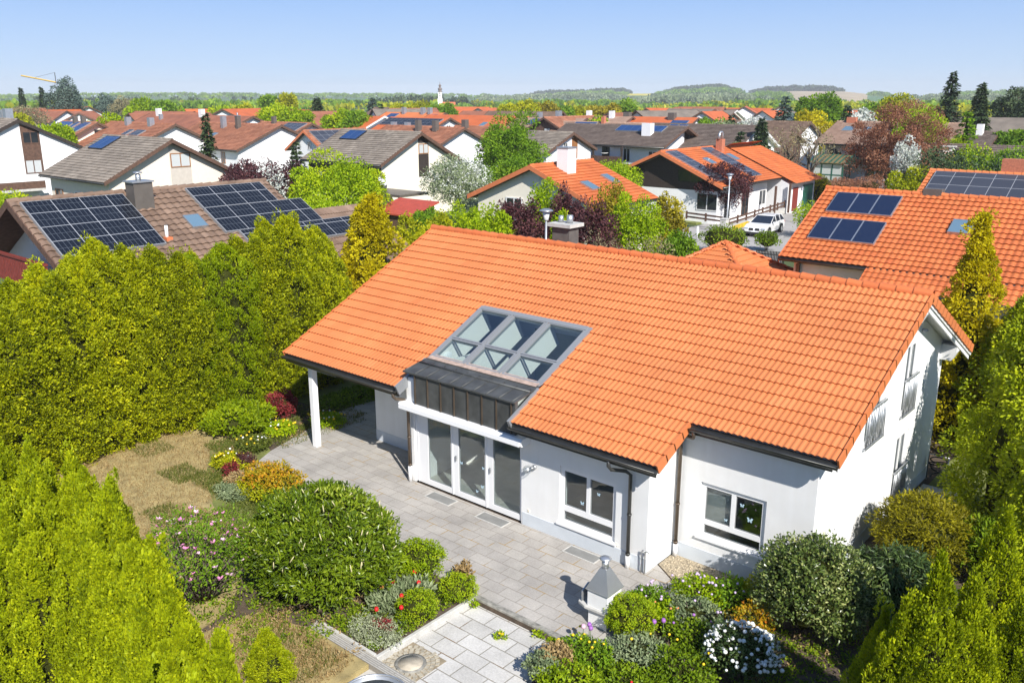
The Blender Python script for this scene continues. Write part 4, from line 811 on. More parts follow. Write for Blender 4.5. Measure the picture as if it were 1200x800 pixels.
far('brown grey roof with white dormer at the right edge', 'x', 1300,176, 6.0, 15.5, 5, 5, .5, 'tile_d', 'wwall', verge='board', chim=[(-11.4,-1.9,1.0,1.0,5.9,'wwall','cap')])
far('dark low roof between the right conifers with a pale chimney', 'x', 1172,155, 6.0, 8, 4, 4, .4, 'tile_d', 'gwall', verge='board', chim=[(-2,-.8,.7,.7,6.9,'wwall','none')])
# the small houses of the village edge: only a few pixels each
VIL = [(42,128,'o'),(78,127,'r'),(104,125,'o'),(60,131,'r'),(92,133,'r'),(14,127,'r'),(205,128,'o'),(228,131,'r'),(372,129,'o'),(402,131,'g'),(385,127,'b'),(436,128,'g'),(455,127,'r'),(482,126,'b'),(560,127,'o'),(585,129,'b'),(574,125.5,'o'),(640,127,'o'),(596,130.5,'r'),(660,131,'b'),(757,127.5,'o'),(770,129,'o'),(745,130,'g'),(790,127,'o'),(778,131.5,'o'),(803,130,'w'),(812,127,'o'),(826,126,'r'),(838,128,'g'),(822,131,'o'),(850,125.5,'r'),(880,128,'b'),(893,130,'o'),(906,127,'o'),(915,125,'r'),(925,131,'g'),(945,128,'b'),(965,127,'o'),(985,130,'o'),(1008,128,'g'),(1030,126,'r'),(872,125,'o'),(860,132.5,'g'),(712,132.5,'r'),(340,131,'r'),(150,133,'r'),(260,128,'o'),(290,126.5,'r')]
lr = random.Random(5); protos = {}
MK = {'o':('tile_o2','small orange roofed house far off in the village'),'r':('tile_r','small red brown roofed house far off in the village'),'b':('tile_b','small brown roofed house far off in the village'),'g':('tile_g','small grey roofed house far off in the village'),'w':('tile_g','small white house far off in the village')}
for i,(px,py,k) in enumerate(VIL):
    zr_ = lr.uniform(6.6,7.6); p = at(px,py,zr_); rz = lr.choice([0,-90]) + lr.uniform(-25,25)
    if k not in protos:
        protos[k] = gen_house('village_house', MK[k][1], 'house', (p[0],p[1]), rz, 12, 5, 5, 7.0, .5, MK[k][0], 'wwall', oh=.4, detail=False, verge='board', group='small houses of the far village', gable=[(-.5,3.4,1,1.1)], front=[(-9,2.2,1.2,1.1),(-4,2.2,1.2,1.1)])
    else:
        s = lr.uniform(.85,1.25); dup(protos[k], (p[0],p[1],0), R(rz), (s,s,zr_/7.0))
# ================================================================== foliage: every leaf or spray is a small face of its own
def unit(v): return v/np.maximum(np.linalg.norm(v,axis=-1,keepdims=True),1e-9)
def rdir(r, n): return unit(r.normal(size=(n,3)))
def leaf_faces(r, P, Dn, Nn, Ln, W, bend=.25):
    """kite shaped leaves, slightly folded by their bend"""
    S = unit(np.cross(Dn, Nn)); Ln = np.broadcast_to(Ln,(len(P),))[:,None]; W = np.broadcast_to(W,(len(P),))[:,None]
    mid = P + Dn*Ln*.45 + Nn*Ln*bend*.3; tip = P + Dn*Ln - Nn*Ln*bend*.25
    V = np.stack([P, mid+S*W*.5, tip, mid-S*W*.5],1).reshape(-1,3); F = np.arange(len(P)*4).reshape(-1,4); return V, F
def assemble(name, parts, mats):
    """parts: list of (V,F,tint,matindex)"""
    Vs=[];Fs=[];Ts=[];Ms=[];b=0
    for V,F,t,mi in parts: Vs.append(V);Fs.append(F+b);Ts.append(np.broadcast_to(t,(len(F),)));Ms.append(np.full(len(F),mi));b+=len(V)
    return npmesh(name, np.concatenate(Vs), np.concatenate(Fs), mats, np.concatenate(Ts), np.concatenate(Ms))
def core(r, c, rad, n=12, m=8, lump=.05, top=None):
    """rough inner mass of twigs and old foliage, so that a dense crown is not see-through"""
    th = np.linspace(0,2*np.pi,n,endpoint=False); ph = np.linspace(.05,np.pi-.05,m)
    T_,P_ = np.meshgrid(th,ph,indexing='ij'); k = .94+r.normal(0,lump,T_.shape).clip(-.1,.06)
    V = np.stack([c[0]+rad[0]*k*np.sin(P_)*np.cos(T_), c[1]+rad[1]*k*np.sin(P_)*np.sin(T_), c[2]+rad[2]*k*np.cos(P_)],-1).reshape(-1,3)
    i,j = np.meshgrid(np.arange(n),np.arange(m-1),indexing='ij'); i2=(i+1)%n
    return V, np.stack([i*m+j,i*m+j+1,i2*m+j+1,i2*m+j],-1).reshape(-1,4)
def trunk_mesh(name, r, h, rad, limbs=(), mat=None, lean=.05):
    m = MB(); pts = [(0,0,-.3)]; x=y=0
    for k in range(1,6): x += r.normal(0,lean)*h/5; y += r.normal(0,lean)*h/5; pts.append((x,y,h*k/5))
    m.tube(pts, [rad*(1-.15*k) for k in range(6)], 8)
    for c in limbs:
        z0 = min(h*r.uniform(.35,.85), c[2]*.8); k = z0/h*5; i = int(min(4,k)); f = k-i; a = np.array(pts[i])*(1-f)+np.array(pts[i+1])*f
        b = np.array(c); mid = a*.5+b*.5+np.array([0,0,-.08*np.linalg.norm(b-a)])+r.normal(0,.06,3)*np.linalg.norm(b-a); m.tube([a,mid,b],[rad*.45,rad*.28,rad*.08],5)
    me = bpy.data.meshes.new(name); me.from_pydata(m.v,[],m.f); me.materials.append(mat); me.polygons.foreach_set('use_smooth',[True]*len(m.f)); return me
BARK = plain('bark', (.11,.085,.065), .9, noise=.35, scale=9, bump=.6); TWIG = plain('twigs', (.032,.036,.008), 1, noise=.4, scale=5, spec=.05)
# leaf colours (dark, mid, light)
LM = {
 'thuja':  leafmat('yellow_green_conifer_sprays', (.13,.18,.004), (.36,.43,.006), (.62,.65,.012), 0.36),
 'hedge':  leafmat('olive_green_conifer_sprays', (.12,.16,.004), (.39,.435,.005), (.72,.69,.010), 0.4),
 'hedge2': leafmat('mid_green_conifer_sprays', (.13,.20,.003), (.30,.40,.004), (.50,.55,.010), 0.48),
 'gold':   leafmat('golden_cypress_sprays', (.30,.26,.003), (.58,.50,.005), (.85,.74,.02), 0.5),
 'yew':    leafmat('dark_yew_needles', (.09,.09,.004), (.22,.20,.004), (.38,.34,.010), 0.35),
 'laurel': leafmat('glossy_laurel_leaves', (.06,.105,.006), (.175,.26,.008), (.38,.44,.04), .3, .33, .4),
 'box':    leafmat('box_leaves', (.13,.21,.004), (.29,.41,.005), (.46,.53,.012), .35),
 'boxd':   leafmat('dark_box_leaves', (.08,.14,.005), (.18,.28,.006), (.32,.40,.018), .35),
 'holly':  leafmat('dark_glossy_leaves', (.035,.065,.012), (.115,.165,.03), (.45,.47,.17), .15, .3, .45),
 'bamboo': leafmat('dark_narrow_leaves', (.025,.05,.018), (.065,.11,.03), (.15,.21,.05), .2, .4),
 'spring': leafmat('fresh_spring_leaves', (.17,.28,.004), (.36,.50,.005), (.56,.63,.012), .45),
 'green':  leafmat('mid_green_leaves', (.09,.18,.010), (.19,.34,.014), (.34,.48,.026), .42),
 'olive':  leafmat('bronze_olive_leaves', (.18,.15,.015), (.36,.31,.016), (.56,.48,.025), .4),
 'yellow': leafmat('yellow_green_leaves', (.24,.26,.004), (.44,.46,.006), (.62,.58,.015), .42),
 'purple': leafmat('dark_purple_leaves', (.035,.014,.018), (.095,.033,.038), (.20,.08,.075), .3),
 'copper': leafmat('copper_beech_leaves', (.17,.07,.04), (.36,.16,.09), (.56,.33,.20), .4),
 'red':    leafmat('deep_red_leaves', (.13,.015,.018), (.27,.035,.04), (.40,.07,.07), .35),
 'flame':  leafmat('orange_young_leaves', (.17,.21,.012), (.55,.36,.014), (.66,.17,.02), .35),
 'spruce': leafmat('dark_conifer_needles', (.02,.04,.018), (.05,.085,.032), (.10,.14,.05), .15),
 'bluesp': leafmat('blue_green_needles', (.045,.08,.06), (.095,.145,.115), (.17,.23,.18), .15),
 'bare':   leafmat('bare_budding_twigs', (.14,.12,.07), (.27,.24,.13), (.42,.38,.18), .2),
 'blossom':leafmat('white_blossom', (.45,.5,.42), (.66,.68,.62), (.78,.78,.74), .3),
 'sage':   leafmat('grey_green_leaves', (.13,.18,.09), (.26,.32,.16), (.42,.47,.28), .3),
 'grass':  leafmat('grass_blades', (.06,.09,.01), (.13,.17,.02), (.24,.25,.05), .4),
 'straw':  leafmat('dry_straw', (.25,.16,.06), (.40,.28,.12), (.52,.40,.2), .3),
 'pale':   leafmat('silver_ground_leaves', (.25,.28,.16), (.38,.42,.26), (.50,.54,.38), .3),
}
def add_crown(name, parent, parts, leaf):
    me = assemble(name, parts, [LM[leaf], TWIG]); return put(name, me, parent)
def column_parts(r, H, Rad, n, Ln, pw=.62, clumps=70, up=.85, spread=.55, z0=.0, corek=.62, taper=1.9, lumpy=.16, rc=.2, zs=1.5, wl=.58, cone=0, rough=.06, tips=0, ribs=0):
    """columnar conifer: sprays in bulging clumps set over a tapering body, dark gaps between the clumps"""
    prof = (lambda u: np.clip((1-np.clip(u,0,1))*cone,0,1)**pw*np.clip(.7+2.2*u,0,1)) if cone else (lambda u: np.maximum(0,(1-np.clip(u,0,1)**taper))**pw*np.clip(.62+2.2*u,0,1))
    cu = r.uniform(0,1,clumps)**.95; ca = r.uniform(0,2*np.pi,clumps) if not ribs else (r.integers(0,ribs,clumps)+r.normal(0,.13,clumps))*2*np.pi/ribs; cR = prof(cu)*Rad*(1+lumpy*np.sin(3*ca+9*cu)+r.normal(0,rough,clumps))
    cen = np.stack([np.cos(ca)*np.maximum(cR-rc*.5,0),np.sin(ca)*np.maximum(cR-rc*.5,0),z0+cu*H*.96],1); cout = np.stack([np.cos(ca),np.sin(ca),np.full(clumps,.25)],1)
    if tips: q_ = r.integers(0,clumps,tips); cen[q_] = np.stack([r.normal(0,Rad*.10,tips),r.normal(0,Rad*.10,tips),H*r.uniform(.86,.97,tips)],1)
    cr = rc*r.uniform(.45,1.5,clumps)*np.clip(.45+cR/Rad,.5,1.2)
    k = r.integers(0,clumps,n); d = rdir(r,n); d = unit(d+cout[k]*.75); P = cen[k]+d*np.array([1,1,zs])*(cr[k]*np.cbrt(r.uniform(.2,1,n)))[:,None]
    P[:,2] = np.maximum(P[:,2], .02)
    D = unit(d*spread+np.array([0,0,up])+r.normal(0,.28,(n,3))); N = unit(d*.9+cout[k]*.25+r.normal(0,.35,(n,3)))
    V,F = leaf_faces(r,P,D,N,Ln*r.uniform(.6,1.35,n),Ln*wl*r.uniform(.7,1.2,n))
    t = np.clip(.45+r.normal(0,.13,clumps)[k]+r.normal(0,.16,n),0,1)
    us = np.linspace(0,1,9); th = np.linspace(0,2*np.pi,10,endpoint=False); rr = prof(us)*Rad*corek
    Vc = np.array([(rr[i]*math.cos(b)*(1+.1*math.sin(3*b)),rr[i]*math.sin(b)*(1+.1*math.sin(3*b)),z0+us[i]*H*.95) for i in range(9) for b in th]); Fc = np.array([(i*10+j,i*10+(j+1)%10,(i+1)*10+(j+1)%10,(i+1)*10+j) for i in range(8) for j in range(10)])
    return [(V,F,t,0),(Vc,Fc,.2,1)]
def crown_parts(r, c, rad, n, Ln, clumps=26, cr=.38, fill=.55, updir=.35, wl=.55, corek=.0, flat=0, light=0, jitter=.55, shell=.6, droop=0):
    """broad crown: leaf clumps spread through the volume of an uneven ellipsoid, gaps between them"""
    c = np.array(c,float); rad = np.array(rad,float)
    gi = (np.arange(clumps)+.5)/clumps; zz = 1-1.55*gi; ga = gi*clumps*2.39996; qq = np.sqrt(np.maximum(0,1-zz*zz)); d = unit(np.stack([qq*np.cos(ga),qq*np.sin(ga),zz],1)+r.normal(0,.13,(clumps,3))); cc = d*(fill+(1-fill)*r.uniform(0,1,(clumps,1))**.6)*(1-cr*.55)
    cs = cr*r.uniform(.65,1.25,clumps); k = r.integers(0,clumps,n); dd = rdir(r,n); dd[:,2] = np.abs(dd[:,2])*np.where(r.uniform(size=n)<.72,1,-1)
    q = cc[k] + dd*(cs[k]*np.cbrt(r.uniform(shell**3,1,n)))[:,None]; P = c + q*rad
    out = unit(dd*.8+unit(q)*.5); D = unit(out*.6+r.normal(0,jitter,(n,3))+np.array([0,0,updir*.5-droop])); N = unit(out*.85+np.array([0,0,updir*.6])+r.normal(0,.33,(n,3)))
    V,F = leaf_faces(r,P,D,N,Ln*r.uniform(.6,1.3,n),Ln*wl*r.uniform(.75,1.2,n))
    t = np.clip(.45+light+r.normal(0,.15,clumps)[k]+r.normal(0,.17,n),0,1); parts = [(V,F,t,0)]
    if corek: Vc,Fc = core(r,c,rad*corek); parts.append((Vc,Fc,.2,1))
    return parts, c+cc*rad
def spruce_parts(r, H, Rad, n_lv, Ln, per=9, z0=.08, dens=22, droop=.25, pw=.85, up=.12, irregular=.18):
    Ps=[];Ds=[];Ns=[];ks=[]
    for i in range(n_lv):
        u = (i+.5)/n_lv; z = H*(z0+(1-z0)*u); R_ = Rad*(1-u)**pw
        for k in range(per):
            a = r.uniform(0,2*np.pi); L_ = R_*r.uniform(1-2*irregular,1+irregular); m = max(5,int(dens*(L_/Rad+.12)))
            s = r.uniform(.1,1,m)**.75; out = np.array([math.cos(a),math.sin(a),0]); side = np.array([-out[1],out[0],0])
            P = out*(s*L_)[:,None] + np.array([0,0,1])*(z - droop*L_*s**1.3 + up*L_*s**3)[:,None] + side*(r.normal(0,.16,m)*L_*(1.05-s)+r.normal(0,.03,m)*Rad)[:,None]; P[:,2] += r.normal(0,.012,m)*H
            Ps.append(P); Ds.append(unit(out*.7+side*r.normal(0,.7,(m,1))+np.array([0,0,-.15])+r.normal(0,.2,(m,3)))); Ns.append(unit(np.array([0,0,1.])+out*.3+r.normal(0,.35,(m,3)))); ks.append(np.full(m,r.normal(0,.13)))
    P=np.concatenate(Ps);n=len(P); V,F = leaf_faces(r,P,np.concatenate(Ds),np.concatenate(Ns),Ln*r.uniform(.7,1.3,n),Ln*.55*r.uniform(.7,1.2,n))
    t = np.clip(.45+np.concatenate(ks)+r.normal(0,.17,n),0,1); th=np.linspace(0,2*np.pi,7,endpoint=False); us=[z0,.3,.6,.97]
    Vc=np.array([(Rad*.32*(1-u)*math.cos(b),Rad*.32*(1-u)*math.sin(b),H*u) for u in us for b in th]); Fc=np.array([(i*7+j,i*7+(j+1)%7,(i+1)*7+(j+1)%7,(i+1)*7+j) for i in range(3) for j in range(7)])
    return [(V,F,t,0),(Vc,Fc,.2,1)]
def rs(s): return np.random.default_rng(s)
def tree(name, label, loc, seed, H, rad, leaf, n, Ln, cat='tree', group=None, z_c=.6, clumps=26, cr=.38, trunk=.14, extra=None, **kw):
    """broadleaf tree: trunk with limbs into the leaf clumps; rad (rx,ry,rz)"""
    if Ln > .2: n, Ln = int(n*2.1), Ln*.66
    r = rs(seed); t = thing(name, label, cat, (loc[0],loc[1],loc[2] if len(loc)>2 else -.05), 0, group)
    parts, cc = crown_parts(r, (0,0,H-rad[2]*.98), rad, n, Ln, clumps, cr, **kw)
    put('trunk', trunk_mesh('trunk', r, max(.5,H-rad[2]*1.0), trunk, [q for q in cc[::max(1,len(cc)//9)]], BARK), t); add_crown('crown', t, parts, leaf); return t
def shrub(name, label, loc, seed, H, rad, leaf, n, Ln, cat='shrub', group=None, clumps=22, cr=.4, corek=.6, stems=5, **kw):
    if Ln > .2: n, Ln = int(n*2), Ln*.68
    r = rs(seed); t = thing(name, label, cat, (loc[0],loc[1],loc[2] if len(loc)>2 else -.04), 0, group)
    parts, cc = crown_parts(r, (0,0,H*.5), (rad[0],rad[1],H*.5), n, Ln, clumps, cr, corek=corek, **kw)
    for k in range(len(parts)): parts[k][0][:,2] = np.maximum(parts[k][0][:,2], .0)
    m = MB()
    for q in cc[:stems]: m.tube([(q[0]*.15,q[1]*.15,-.05),(q[0]*.5,q[1]*.5,q[2]*.5),tuple(q)],[.03,.02,.008],5)
    ob('stems', m, BARK, t); add_crown('foliage', t, parts, leaf); return t
def flowers(parent, name, r, pts, size, mat, kind='ball'):
    m = MB()
    for p in pts:
        s = size*r.uniform(.75,1.25)
        if kind == 'ball': m.ball(p, s, s, s*.85, 7, 4)
        else:
            for k in range(5):
                a = r.uniform(0,6.28); o = np.array([math.cos(a),math.sin(a),r.uniform(.1,.9)])*s; sd = np.array([-o[1],o[0],0])*.35; p_=np.array(p)
                m.add([p_,p_+o*.55+sd,p_+o,p_+o*.55-sd],[(0,1,2,3)])
    return ob(name, m, mat, parent)
FL = {k: plain(k+'_petals', c, .6) for k,c in {'white':(.75,.76,.72),'pink':(.62,.22,.42),'paleP':(.72,.45,.58),'red':(.6,.01,.012),'yellow':(.75,.52,.01),'purple':(.32,.12,.42),'lilac':(.55,.42,.62),'coral':(.7,.22,.08)}.items()}

# ------------------------------------------------------------------ tall conifer hedge on the left: separate plants grown together
def hedge_plant(i, seed, H, Rad, leaf): 
    return column_parts(rs(seed), H, Rad, 46000, .09, pw=.7, clumps=760, up=.35, spread=.95, cone=2.9, corek=.72, lumpy=.10, rc=.14, zs=1.2, rough=.11, tips=8)
protoH = []
for i in range(4):
    me = assemble('crown', hedge_plant(i, 40+i, 5.9, .98, 'hedge'), [LM['hedge'], TWIG]); protoH.append(me)
meG = assemble('crown', column_parts(rs(55), 5.6, 1.1, 40000, .075, pw=.7, clumps=1000, up=.6, spread=.6, cone=4.6, corek=.82, lumpy=.04, rc=.11, zs=1.3, rough=.04, tips=10), [LM['hedge2'], TWIG])
trunkH = trunk_mesh('trunk', rs(3), 4.5, .09, [], BARK, .01)
def hedge(x, y, i, sz, label='tall olive green hedge conifer standing in the dense row on the left', grp='conifers of the tall garden hedge', me=None, rz=None):
    t = thing('hedge_conifer', label, 'conifer', (x,y,-.05), rng.uniform(0,6.28) if rz is None else rz, grp); t.scale = (1,1,sz)
    put('crown', me or protoH[i%4], t); put('trunk', trunkH, t); return t
hz_ = lambda y: np.interp(y,[-8.5,-7,-6,-4.9,-3.85,-2.8,-1.75,-.6,1.8,3.1,4.3,5.2],[.74,.80,.87,.94,1.0,1.02,.97,.93,.97,1.07,1.0,.94])
for i in range(11):
    y = -8.4+i*.74; hedge(-25.75+rng.normal(0,.09), y, i, hz_(y)*rng.uniform(.96,1.03))
for i in range(9):
    y = -8.0+i*.82; hedge(-26.7+rng.normal(0,.08), y, i+2, hz_(y)*rng.uniform(.99,1.05))
hedge(-25.95,-.55,0,.97,'clipped mid green column in the tall hedge, left one of the pair',None,meG); hedge(-25.85,.60,1,1.02,'clipped mid green column in the tall hedge, right one of the pair',None,meG,1.0)
for i,(x,y) in enumerate([(-26.3,1.45),(-25.8,1.9),(-26.4,2.5),(-25.7,2.9),(-26.2,3.5),(-25.9,4.1),(-26.5,4.8),(-27.0,.1),(-27.0,3.0)]): hedge(x,y,i+1,hz_(y)*rng.uniform(.95,1.04))
# ------------------------------------------------------------------ bright thuja rows in the left foreground
protoT = [assemble('crown', column_parts(rs(70+i), 4.4, .40, 30000, .06, pw=.75, clumps=430, up=1.0, spread=.5, cone=2.1, corek=.62, lumpy=.08, rc=.075, zs=2.8, rough=.13, tips=3, ribs=9), [LM['thuja'], TWIG]) for i in range(4)]
def thuja(x, y, i, s, sxy=1.0, label='bright yellow green thuja of the foreground hedge on the left', grp='thujas of the left foreground hedge', leaf=None):
    t = thing('thuja', label, 'thuja', (x,y,-.05), rng.uniform(0,6.28), grp); t.scale = (sxy,sxy,s); put('crown', leaf or protoT[i%4], t); return t
# the row follows the garden boundary; tops measured along the silhouette of the hedge
line = np.array([at(px,py,4.4)[:2] for px,py in ((-120,500),(-60,500),(0,506),(60,521),(95,538),(130,562),(160,622),(185,655),(210,684),(250,742),(290,772))])
sg = np.concatenate([[0],np.cumsum(np.linalg.norm(np.diff(line,axis=0),axis=1))]); k = 0
for row,(off,h,dx) in enumerate([(0,1.0,.62),(.72,.965,.64),(1.45,.93,.66),(2.2,.89,.7)]):
    u = .1+.3*(row%2)
    while u < sg[-1]-.35*row:
        x = np.interp(u,sg,line[:,0]); y = np.interp(u,sg,line[:,1]); tc = unit(CAM[:2]-np.array([x,y])); x += tc[0]*off; y += tc[1]*off
        thuja(x+rng.normal(0,.05), y+rng.normal(0,.05), k, h*rng.uniform(.92,1.05), rng.uniform(.88,1.15)); k += 1; u += dx
thuja(-12.35,-7.35,1,.32,.80,'small low thuja standing alone at the end of the foreground hedge beside the dry lawn',None)
# ------------------------------------------------------------------ garden shrubs
laurel = shrub('cherry_laurel', 'large glossy cherry laurel with pale flower spikes between lawn and patio', (-14.35,-4.62), 11, 2.25, (1.75,1.5), 'laurel', 30000, .12, clumps=130, cr=.22, corek=.76, wl=.36, fill=.85, updir=.5)
r = rs(12); pts=[]
for k in range(70):
    d = rdir(r,1)[0]; d[2]=abs(d[2]); pts.append((d[0]*1.72,d[1]*1.48,1.125+d[2]*1.1))
m = MB()
for p in pts: d = Vector((r.normal(0,.5),r.normal(0,.5),1)).normalized()*.14; m.tube([p,tuple(Vector(p)+d)],[.016,.008],5)
ob('flower_spike', m, plain('cream_flower_spikes',(.55,.5,.27),.8), laurel)
mg = shrub('magnolia', 'open magnolia shrub with pink star blossoms behind the foreground hedge', (-16.15,-6.45), 13, 1.95, (1.6,1.3), 'green', 4200, .085, clumps=60, cr=.28, corek=.0, fill=.5, stems=60, wl=.45)
r = rs(14)
def mgp(n):
    out = []
    for d in rdir(r,n): q = r.uniform(.75,1.0); out.append((d[0]*1.5*q, d[1]*1.2*q, .95+abs(d[2])*.95*q))
    return out
flowers(mg,'blossom',r,mgp(46),.065,FL['pink'],'star'); flowers(mg,'blossom',r,mgp(26),.065,FL['paleP'],'star')
shrub('photinia', 'low shrub with orange and yellow young leaves between laurel and patio', (-19.15,-2.55), 15, .85, (1.15,.62), 'flame', 3600, .085, clumps=34, cr=.3, corek=.6)
shrub('photinia', 'olive lower skirt of leaves under the orange shrub', (-19.0,-2.85), 16, .55, (1.2,.6), 'yellow', 2400, .08, clumps=24, cr=.3, corek=.6)
shrub('box_shrub', 'rounded green shrub right of the laurel with a few pink flowers', (-13.2,-2.95), 17, .92, (.55,.55), 'box', 5200, .055, clumps=40, cr=.3, corek=.8, fill=.85)
shrub('box_shrub', 'small clipped box cushion at the far corner of the paved yard', (-12.02,-2.98), 18, .56, (.42,.40), 'box', 5000, .04, clumps=40, cr=.28, corek=.85, fill=.9)
shrub('box_shrub', 'small clipped box cushion in the middle of the bed beside the paved yard', (-12.12,-4.05), 19, .62, (.42,.42), 'box', 5000, .04, clumps=40, cr=.28, corek=.85, fill=.9)
shrub('box_ball', 'bright clipped box ball right of the barbecue', (-8.55,-1.75), 20, .86, (.50,.50), 'box', 9500, .038, clumps=90, cr=.2, corek=.88, fill=1, shell=.5)
shrub('red_maple', 'small deep red maple under the tall hedge left of the porch post', (-23.8,1.0), 21, .95, (.50,.5), 'red', 2600, .075, clumps=24, cr=.34, corek=.6)
shrub('spreading_juniper', 'low spreading bright green conifer at the foot of the tall hedge', (-23.9,-.55), 22, .85, (1.1,1.15), 'hedge2', 5200, .12, clumps=40, cr=.3, corek=.75, fill=.8)
shrub('barberry', 'dark red barberry clump at the left corner of the patio', (-20.9,-2.72), 23, .5, (.28,.25), 'red', 700, .06, clumps=14, corek=.5)
shrub('barberry', 'purple brown leafy clump on the patio edge beside the orange shrub', (-21.3,-2.0), 24, .45, (.35,.28), 'purple', 800, .06, clumps=14, corek=.5)
shrub('dry_perennial', 'faded straw coloured perennial clump between the barberry and the orange shrub', (-20.35,-2.85), 25, .4, (.35,.3), 'straw', 900, .07, clumps=14, corek=.4)
shrub('lavender', 'grey green perennial patch at the lawn edge by the patio', (-19.9,-3.35), 26, .3, (.6,.4), 'sage', 1800, .06, clumps=22, corek=.6)
for i,(x,y,lab,lf) in enumerate([(-22.3,-1.1,'yellow flowering perennial patch at the lawn edge below the low conifer','grass'),(-22.75,.1,'leafy bulb patch with yellow and white flowers left of the porch post','spring'),(-22.2,1.6,'fresh green perennial patch in front of the small red maple','spring'),(-21.6,-2.3,'yellow green perennial patch left of the barberry','yellow')]):
    s_ = shrub('perennials', lab, (x,y), 30+i, .35, (.65,.5), lf, 1500, .09, clumps=24, corek=.4, group=None); r = rs(33+i); flowers(s_,'blossom',r,[(r.uniform(-.5,.5),r.uniform(-.4,.4),.36) for _ in range(10)],.035,FL['yellow']); flowers(s_,'blossom',r,[(r.uniform(-.5,.5),r.uniform(-.4,.4),.36) for _ in range(6)],.03,FL['white'])
# bed between laurel and paved yard
shrub('silver_groundcover', 'silvery ground cover in the corner of the bed by the drain strip', (-12.35,-4.95), 41, .22, (.62,.42), 'pale', 3200, .045, clumps=40, corek=.5, fill=.8)
shrub('red_leaf_rosette', 'dark red brown rosette plant set in the silvery ground cover', (-12.35,-4.72), 42, .22, (.30,.2), 'red', 500, .06, clumps=10, corek=.3)
shrub('tulip_leaves', 'grey green tulip leaves at the right foot of the laurel', (-12.75,-3.9), 43, .42, (.55,.75), 'sage', 1300, .16, clumps=30, corek=.3, updir=1.0, jitter=.4, wl=.25)
shrub('dry_perennial', 'straw brown dry stems above the box cushion at the patio edge', (-12.15,-2.42+-.25), 44, .7, (.22,.2), 'straw', 420, .1, clumps=10, corek=0, updir=.9)
def tulip(x, y, h, col, label, grp):
    t = thing('tulip', label, 'tulip', (x,y,-.04), rng.uniform(0,6), grp); m = MB(); m.tube([(0,0,0),(.02,0,h*.5),(.015,.01,h)],.007,n=5)
    for s in (-1,1): m.add([(0,0,0),(.05*s,.03,h*.3),(.11*s,.02,h*.55),(.03*s,-.02,h*.3)],[(0,1,2,3)])
    ob('stem', m, LM['sage'], t); m = MB(); m.lathe((.015,.01,h),[(.008,-.01),(.042,.02),(.046,.05),(.03,.085)],8); ob('bloom', m, FL[col], t)
for (px,py) in ((487,677),(492,689),(471,706),(472,719),(443,721),(449,695),(461,689)): p = at(px,py+14,0); tulip(p[0],p[1],.42,'red' if py!=695 else 'coral','red tulip flowering at the foot of the laurel','red tulips by the laurel')
# right hand flower bed by the barbecue
bed = [(-8.05,.05,.62,.62,.5,'spring','tall fresh green perennials with lilac flowers below the gravel corner','lilac',14),(-8.75,-.75,.45,.45,.5,'green','green perennials with pale lilac flowers behind the barbecue','lilac',9),(-7.35,.35,.7,.6,.55,'green','bushy green perennials under the right hand window','lilac',6),
 (-7.75,-.75,.6,.7,.6,'sage','grey green bushy perennial in the middle of the right bed','lilac',4),(-7.3,-1.35,.55,.65,.55,'boxd','dark green perennial mound left of the white flowering shrub','purple',3),(-8.0,-2.35,.5,.62,.5,'sage','grey green spreading perennial below the box ball','yellow',2),
 (-8.7,-2.95,.42,.6,.42,'green','perennials with yellow flowers at the bed corner by the kerb','yellow',12),(-9.05,-3.45,.45,.36,.36,'straw','dry straw coloured clump at the edge of the paved yard','yellow',0),(-9.12,-3.8,.42,.34,.34,'sage','small grey green clump on the paved yard edge','white',0),
 (-8.35,-3.85,.42,.95,.55,'box','yellow green ground cover cushion at the lower bed edge','yellow',0),(-7.1,-2.35,.55,.7,.55,'boxd','dark leafy perennial at the foot of the white flowering shrub','yellow',4),(-7.6,-3.2,.4,.8,.6,'boxd','dark green ground cover at the lower right of the bed','red',2),
 (-6.75,-.35,.75,.5,.45,'flame','shrub with orange and yellow leaves before the dark evergreen','yellow',0),(-7.0,.55,.85,.35,.35,'yellow','small shrub with golden tips against the plinth','yellow',0),(-8.2,-1.05,.5,.35,.35,'spring','fresh green clump with coral flower behind the box ball','coral',3)]
for i,(x,y,h,rx,ry,lf,lab,fc,nf) in enumerate(bed):
    s_ = shrub('perennials', lab, (x,y), 60+i, h, (rx,ry), lf, int(2600*max(.5,rx)), .075, clumps=34, cr=.3, corek=.55, fill=.6, updir=.6)
    if nf: r = rs(90+i); flowers(s_,'blossom',r,[(r.uniform(-rx,rx)*.8,r.uniform(-ry,ry)*.8,h*r.uniform(.9,1.12)) for _ in range(nf)],.028,FL[fc])
for (x,y,c,lb) in ((-8.95,-2.62,'purple','purple tulips at the foot of the barbecue'),(-8.85,-2.7,'purple',''),(-9.0,-2.72,'paleP',''),(-8.05,-1.75,'purple',''),(-7.95,-1.6,'purple','')): tulip(x,y,.5,c,'purple tulip flowering beside the barbecue and box ball','purple tulips in the right bed')
wh = shrub('white_viburnum', 'shrub covered with round white flower heads at the lower edge, right of the flower bed', (-6.35,-1.5), 110, 1.0, (.72,.62), 'bamboo', 3600, .07, clumps=34, corek=.7)
r = rs(111); pts=[]
for k in range(190):
    d = rdir(r,1)[0]; d[2] = abs(d[2]); q = r.uniform(.9,1.05); pts.append((d[0]*.72*q,d[1]*.62*q,.5+d[2]*.5*q))
flowers(wh,'flower_head',r,pts,.036,FL['white'])
shrub('holly_shrub', 'large dark glossy evergreen shrub in front of the right house corner', (-5.95,.55), 112, 2.05, (1.12,1.0), 'holly', 14000, .075, clumps=80, cr=.28, corek=.78, fill=.85, updir=.5, wl=.55)
